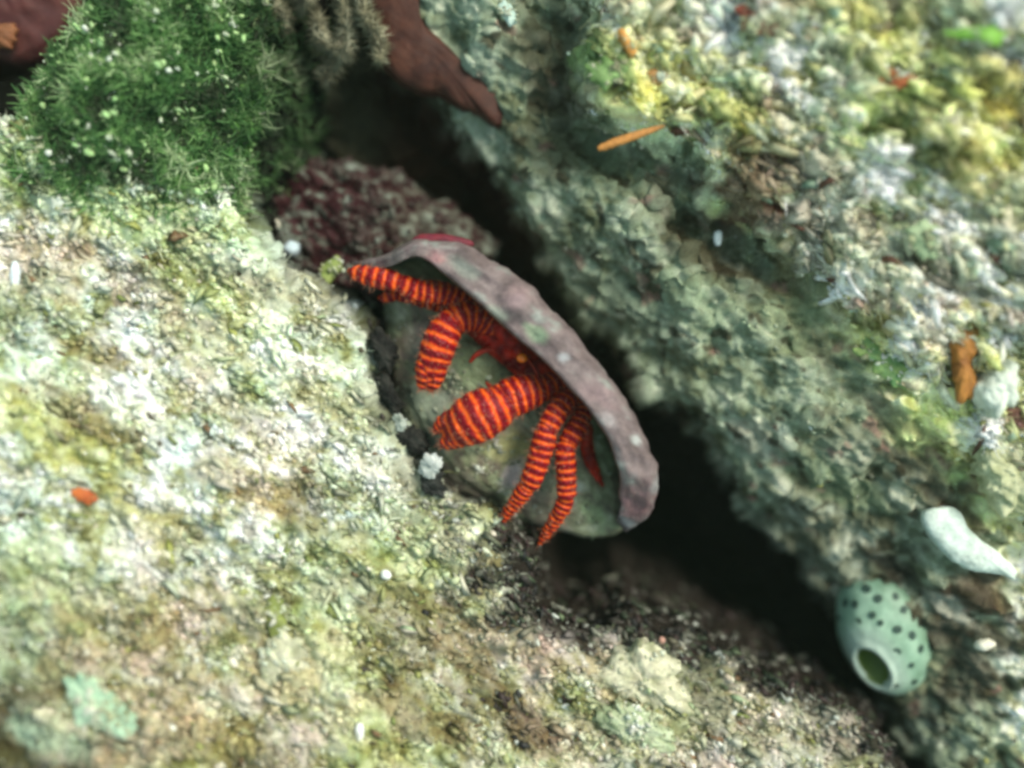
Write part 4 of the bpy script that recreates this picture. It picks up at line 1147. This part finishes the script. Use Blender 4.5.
growth('sponge', [(736, 8), (750, 2), (764, 10), (790, 22), (786, 36), (766, 34), (748, 30), (738, 20)], PR, 'ragged dark red sponge patch near the top edge of the boulder', 'sponge', ((0.14, 0.02, 0.02), (0.32, 0.08, 0.04)), 0.05, 0.0, rough=0.07)
growth('sponge', [(806, 30), (822, 28), (826, 38), (814, 42), (804, 40)], PR, 'small orange sponge dab right of the dark red patch', 'sponge', ((0.40, 0.15, 0.03), (0.55, 0.26, 0.08)), 0.04, 0.0, rough=0.03)
growth('sponge', [(617, 32), (624, 30), (630, 42), (637, 52), (630, 56), (622, 46)], PR, 'little orange finger of sponge above the orange worm tube', 'sponge', ((0.52, 0.20, 0.04), (0.70, 0.34, 0.08)), 0.06, 0.02, rough=0.02, n=40, rings=12)
growth('sponge', [(646, 74), (655, 70), (668, 78), (666, 86), (654, 84)], PR, 'orange brown bump of sponge under the cream ledge', 'sponge', ((0.40, 0.17, 0.05), (0.55, 0.30, 0.10)), 0.05, 0.0, rough=0.02, n=40, rings=12)
growth('algae_leaf', [(950, 32), (975, 26), (1000, 28), (1002, 40), (992, 48), (976, 42), (956, 38)], PR, 'bright lime green leaf of algae at the upper right', 'algae', ((0.10, 0.28, 0.03), (0.24, 0.50, 0.07)), 0.04, 0.05, rough=0.04, n=60, rings=14)
growth('algae_leaf', [(588, 66), (602, 56), (620, 62), (632, 70), (622, 80), (604, 88), (592, 80)], PR, 'dull green leafy algae patch left of the cream ledge', 'algae', ((0.10, 0.20, 0.05), (0.28, 0.44, 0.16)), 0.05, 0.03, rough=0.05, n=60, rings=14)
growth('sponge', [(500, 4), (508, 2), (516, 12), (516, 22), (508, 24), (500, 14)], PR, 'pale mint drop shaped sponge at the top of the crevice edge', 'sponge', ((0.40, 0.58, 0.50), (0.60, 0.74, 0.66)), 0.06, 0.03, rough=0.02, n=40, rings=12)
growth('sponge', [(908, 228), (930, 224), (944, 236), (940, 252), (922, 258), (908, 246)], PR, 'soft green round sponge in the cream growth of the boulder', 'sponge', ((0.24, 0.36, 0.20), (0.40, 0.50, 0.30)), 0.05, 0.0, rough=0.05)
growth('sponge', [(975, 440), (1000, 428), (1040, 434), (1050, 500), (1020, 515), (992, 500), (974, 470)], PR, 'creamy yellow lobed sponge at the right edge above the white flap', 'sponge', ((0.34, 0.38, 0.18), (0.62, 0.62, 0.40)), 0.14, 0.0, rough=0.12, depth=0.4)
growth('sponge', [(70, 492), (80, 488), (92, 492), (97, 502), (88, 505), (76, 500)], PL, 'small orange red chip of sponge lying on the left rock', 'sponge', ((0.56, 0.12, 0.03), (0.72, 0.20, 0.05)), 0.05, 0.02, rough=0.02, n=40, rings=12)
growth('sponge', [(66, 680), (90, 676), (112, 694), (130, 720), (122, 732), (100, 726), (80, 720), (70, 700)], PL, 'pale mint green lobe of sponge at the lower left', 'sponge', ((0.30, 0.50, 0.36), (0.52, 0.68, 0.48)), 0.08, 0.0, rough=0.08)
growth('algae_leaf', [(324, 264), (334, 258), (342, 264), (340, 274), (330, 284), (328, 292), (320, 286), (318, 272)], PL, 'small yellow green leaf of algae left of the topmost crab leg', 'algae', ((0.14, 0.20, 0.05), (0.30, 0.36, 0.10)), 0.06, 0.04, rough=0.05, n=50, rings=14)
growth('algae_leaf', [(268, 600), (282, 598), (284, 620), (286, 640), (272, 636), (264, 620)], PL, 'olive green leaf of algae on the lower part of the left rock', 'algae', ((0.18, 0.22, 0.05), (0.30, 0.34, 0.10)), 0.05, 0.02, rough=0.04, n=50, rings=14)
growth('coral_lump', [(590, 672), (604, 664), (622, 648), (648, 644), (668, 656), (674, 674), (690, 700), (680, 712), (650, 706), (618, 694), (594, 688)], PL, 'cream coral lump with a rounded top on the low right lobe of the rock', 'coral', ((0.42, 0.42, 0.26), (0.68, 0.64, 0.48)), 0.14, 0.02, rough=0.10, depth=0.4, mat=M_rock)
growth('coral_lump', [(596, 712), (622, 704), (655, 716), (672, 738), (660, 752), (630, 744), (604, 730)], PL, 'pale green coral lump below the cream rounded one', 'coral', ((0.32, 0.40, 0.22), (0.58, 0.62, 0.44)), 0.10, 0.0, rough=0.10, depth=0.4, mat=M_rock)
growth('coral_lump', [(264, 640), (290, 636), (306, 650), (300, 672), (284, 676), (270, 690), (258, 684), (262, 660)], PL, 'pale yellow coral lump beside the olive leaf at the bottom left', 'coral', ((0.50, 0.50, 0.32), (0.68, 0.66, 0.50)), 0.07, 0.0, rough=0.06, mat=M_rock)

rv = np.concatenate([v for v in RIMS if abs(v[:, 0].mean()) < 4.9])
scatter('sand_grains', rv, np.tile([[0.0, 0.0, 1.0]], (len(rv), 1)), 0.15 + sstep(0.0, 0.4, fbm(rv, 3.5, 3, 181.0)), 1500, ICO, 0.007, 0.032,
        lambda p, i, n: mixcol(ramp(0.5 + 0.9 * fbm(p, 3.0, 2, 182.0), [(0, (0.12, 0.12, 0.06)), (0.5, (0.40, 0.42, 0.26)), (1, (0.75, 0.77, 0.68))]), n, 1.0), M_crumb,
        'fine silt and grains settled on the sponges and leaves', 'sand', power=2.5)

# pale pearls on the maroon stone
def pearl(px, py, r, col, label, P, sq=(1, 1, 0.9), ex=0.0):
    z = zpt(px, py, P) + r * 0.5 + ex
    V, F = uvball((0, 0, 0), r, 20, 12, sq)
    V = np.array(V); V += (V / r) * (r * 0.45) * fbm(V + px * 0.37, 9.0, 2, 5.0)[:, None]
    o = mesh('grain', V, F, M_crumb, col=np.tile(np.array(col), (len(V), 1)))
    o.location = W(px, py, z)
    o['label'] = label; o['category'] = 'grain'
pearl(291, 249, 0.085, (0.58, 0.70, 0.76), 'bluish white round grain, the larger one on the maroon stone', PM, (1, .9, .9), ex=0.08)
pearl(275, 225, 0.065, (0.66, 0.62, 0.50), 'cream round grain beside the bluish one on the maroon stone', PM)
pearl(718, 238, 0.06, (0.88, 0.92, 0.90), 'bright white oval grain in the brown groove of the boulder', PR, (0.8, 1.3, 0.8))
pearl(985, 644, 0.075, (0.85, 0.80, 0.66), 'bright cream and white grain at the lower right of the sea squirt', PR, (1.5, 0.8, 0.8))
pearl(386, 575, 0.05, (0.86, 0.88, 0.84), 'small bright white grain on the left rock below the claws', PL)
pearl(15, 275, 0.08, (0.80, 0.88, 0.95), 'bright bluish white sliver at the far left edge', PL, (0.7, 1.7, 0.7))
pearl(360, 732, 0.055, (0.88, 0.88, 0.86), 'bright white upright grain near the bottom of the left rock', PL, (0.8, 1.6, 0.8))
pearl(662, 640, 0.03, (0.55, 0.30, 0.24), 'pinkish grain on the dark rock margin', PL, ex=0.0)

# orange tube lying on the boulder
z0 = max(zpt(603, 150, PR), zpt(632, 137, PR), zpt(662, 127, PR)) + 0.04
p_, r_ = curve3([(*W(598, 149, z0), .022), (*W(606, 146, z0), .038), (*W(622, 140, z0 + .01), .042), (*W(640, 134, z0 + .02), .036), (*W(655, 129, z0 + .02), .026), (*W(664, 126, z0 + .01), .012)], 40)
V_, F_ = tube(p_, r_, 14, 0.10)
o_ = mesh('worm_tube', V_, F_, material('orange_worm_tube', 0.5, 0.4, 0.35, (8, 30), 0.3, 40, base=(0.56, 0.24, 0.06)))
tag(o_, 'thin straight orange worm tube lying on the upper part of the boulder', 'worm tube')

# dark pebble with a white cap against the rock edge, and black stones beside it
def stone(outline, z, thick, cols, name, label, **kw):
    o, V, n_ = lump(name, outline, z, thick, two(*cols, 9.0), M_rock, rough=0.09, ragged=0.45, rs=(4.0, 10.0, 24.0), n=80, rings=26, **kw)
    o['label'] = label; o['category'] = 'pebble'
    return o
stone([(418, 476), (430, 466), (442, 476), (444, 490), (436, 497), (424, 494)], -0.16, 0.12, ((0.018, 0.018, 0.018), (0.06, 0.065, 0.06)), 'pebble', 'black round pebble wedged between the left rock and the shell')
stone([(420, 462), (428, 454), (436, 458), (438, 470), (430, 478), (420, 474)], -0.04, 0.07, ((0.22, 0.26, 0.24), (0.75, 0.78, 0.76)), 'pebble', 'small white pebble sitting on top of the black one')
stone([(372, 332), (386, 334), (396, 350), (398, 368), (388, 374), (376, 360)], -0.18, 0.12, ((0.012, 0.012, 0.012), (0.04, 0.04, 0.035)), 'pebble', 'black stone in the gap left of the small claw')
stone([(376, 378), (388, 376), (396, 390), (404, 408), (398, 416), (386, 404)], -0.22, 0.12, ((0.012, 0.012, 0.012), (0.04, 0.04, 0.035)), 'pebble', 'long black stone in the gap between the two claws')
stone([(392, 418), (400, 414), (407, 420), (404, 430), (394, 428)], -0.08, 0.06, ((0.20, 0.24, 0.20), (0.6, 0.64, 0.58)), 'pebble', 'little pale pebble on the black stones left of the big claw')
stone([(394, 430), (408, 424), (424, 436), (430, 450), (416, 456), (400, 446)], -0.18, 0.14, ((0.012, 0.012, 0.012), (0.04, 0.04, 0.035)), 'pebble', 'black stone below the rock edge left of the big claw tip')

# shaggy beige strands hanging in the gap at the top
def strand(pts, label, dens=260):
    pts = np.array([(*W(256 + a / 4.0, b / 4.0, z + 0.75), r) for a, b, z, r in pts])
    p_, r_ = curve3(pts, 50)
    p_ = p_ + 0.05 * np.stack([fbm(p_, 2.5, 2, 11.0), fbm(p_, 2.5, 2, 12.0), fbm(p_, 2.5, 2, 13.0)], axis=1)
    V_, F_ = tube(p_, r_ * 0.6, 10, 0.5)
    V_ = np.array(V_)
    base_n = len(V_)
    n = dens * 4
    ids = rng.integers(0, len(p_), n)
    roots = p_[ids]
    dr = rng.normal(size=(n, 3)); dr /= np.linalg.norm(dr, axis=1)[:, None]
    L_ = 0.04 + 0.12 * rng.random(n) + r_[ids]
    w1 = np.cross(dr, rng.normal(size=(n, 3))); w1 /= np.linalg.norm(w1, axis=1)[:, None]
    rr = 0.013
    T = np.stack([roots + w1 * rr, roots - w1 * rr, roots + np.cross(dr, w1) * rr, roots + dr * L_[:, None]], axis=1).reshape(-1, 3)
    F2 = []
    for k in range(n):
        b = base_n + 4 * k
        F2 += [[b, b + 1, b + 3], [b + 1, b + 2, b + 3], [b + 2, b, b + 3]]
    V_ = np.vstack([V_, T])
    col = ramp(0.5 + 0.9 * fbm(V_, 7.0, 2, 210.0), [(0.1, (0.09, 0.08, 0.045)), (0.6, (0.24, 0.23, 0.14)), (1.0, (0.52, 0.52, 0.38))])
    o = mesh('algae_strand', V_, F_ + F2, M_fil, col=col)
    tag(o, label, 'algae')
strand([(300, -60, -1.1, .05), (360, 30, -1.1, .06), (372, 120, -1.15, .07), (355, 190, -1.2, .07), (325, 255, -1.3, .06), (275, 320, -1.4, .03)], 'long shaggy beige strand curving down in the dark gap at the top', 420)
strand([(245, 80, -1.2, .04), (238, 120, -1.2, .05), (262, 160, -1.2, .05), (310, 190, -1.2, .05), (340, 200, -1.2, .04)], 'short shaggy loop of algae left of the long strand', 240)
strand([(415, -40, -1.0, .04), (440, 60, -1.0, .05), (470, 120, -1.05, .05), (490, 180, -1.1, .05), (488, 235, -1.1, .02)], 'thin beige strand hanging over the red brown sponge', 240)
strand([(60, 20, -1.0, .05), (100, 60, -1.1, .06), (85, 120, -1.2, .04)], 'stubby cream strand at the right edge of the green algae', 160)
strand([(150, -30, -1.0, .05), (190, 0, -1.1, .06), (170, 40, -1.2, .04)], 'ragged cream knot of algae at the top edge of the gap', 160)

# ------------------------------------------------------------------ the water: one closed box of thin green scattering
hv = [(x, y, z) for x in (-70, 70) for y in (-70, 70) for z in (-9.5, 11.0)]
hf = [(0, 1, 3, 2), (4, 6, 7, 5), (0, 4, 5, 1), (2, 3, 7, 6), (0, 2, 6, 4), (1, 5, 7, 3)]
hm = bpy.data.materials.new('sea_water_haze'); hm.use_nodes = True
hm.node_tree.nodes.clear()
ho = hm.node_tree.nodes.new('ShaderNodeOutputMaterial'); hp = hm.node_tree.nodes.new('ShaderNodeVolumePrincipled')
hp.inputs['Density'].default_value = 0.0009
hp.inputs['Color'].default_value = (0.62, 0.82, 0.66, 1)
hp.inputs['Anisotropy'].default_value = 0.0
hm.node_tree.links.new(hp.outputs[0], ho.inputs['Volume'])
hz = mesh('haze', hv, hf, hm, smooth=False)
tag(hz, kind='stuff')
sc.cycles.volume_bounces = 0
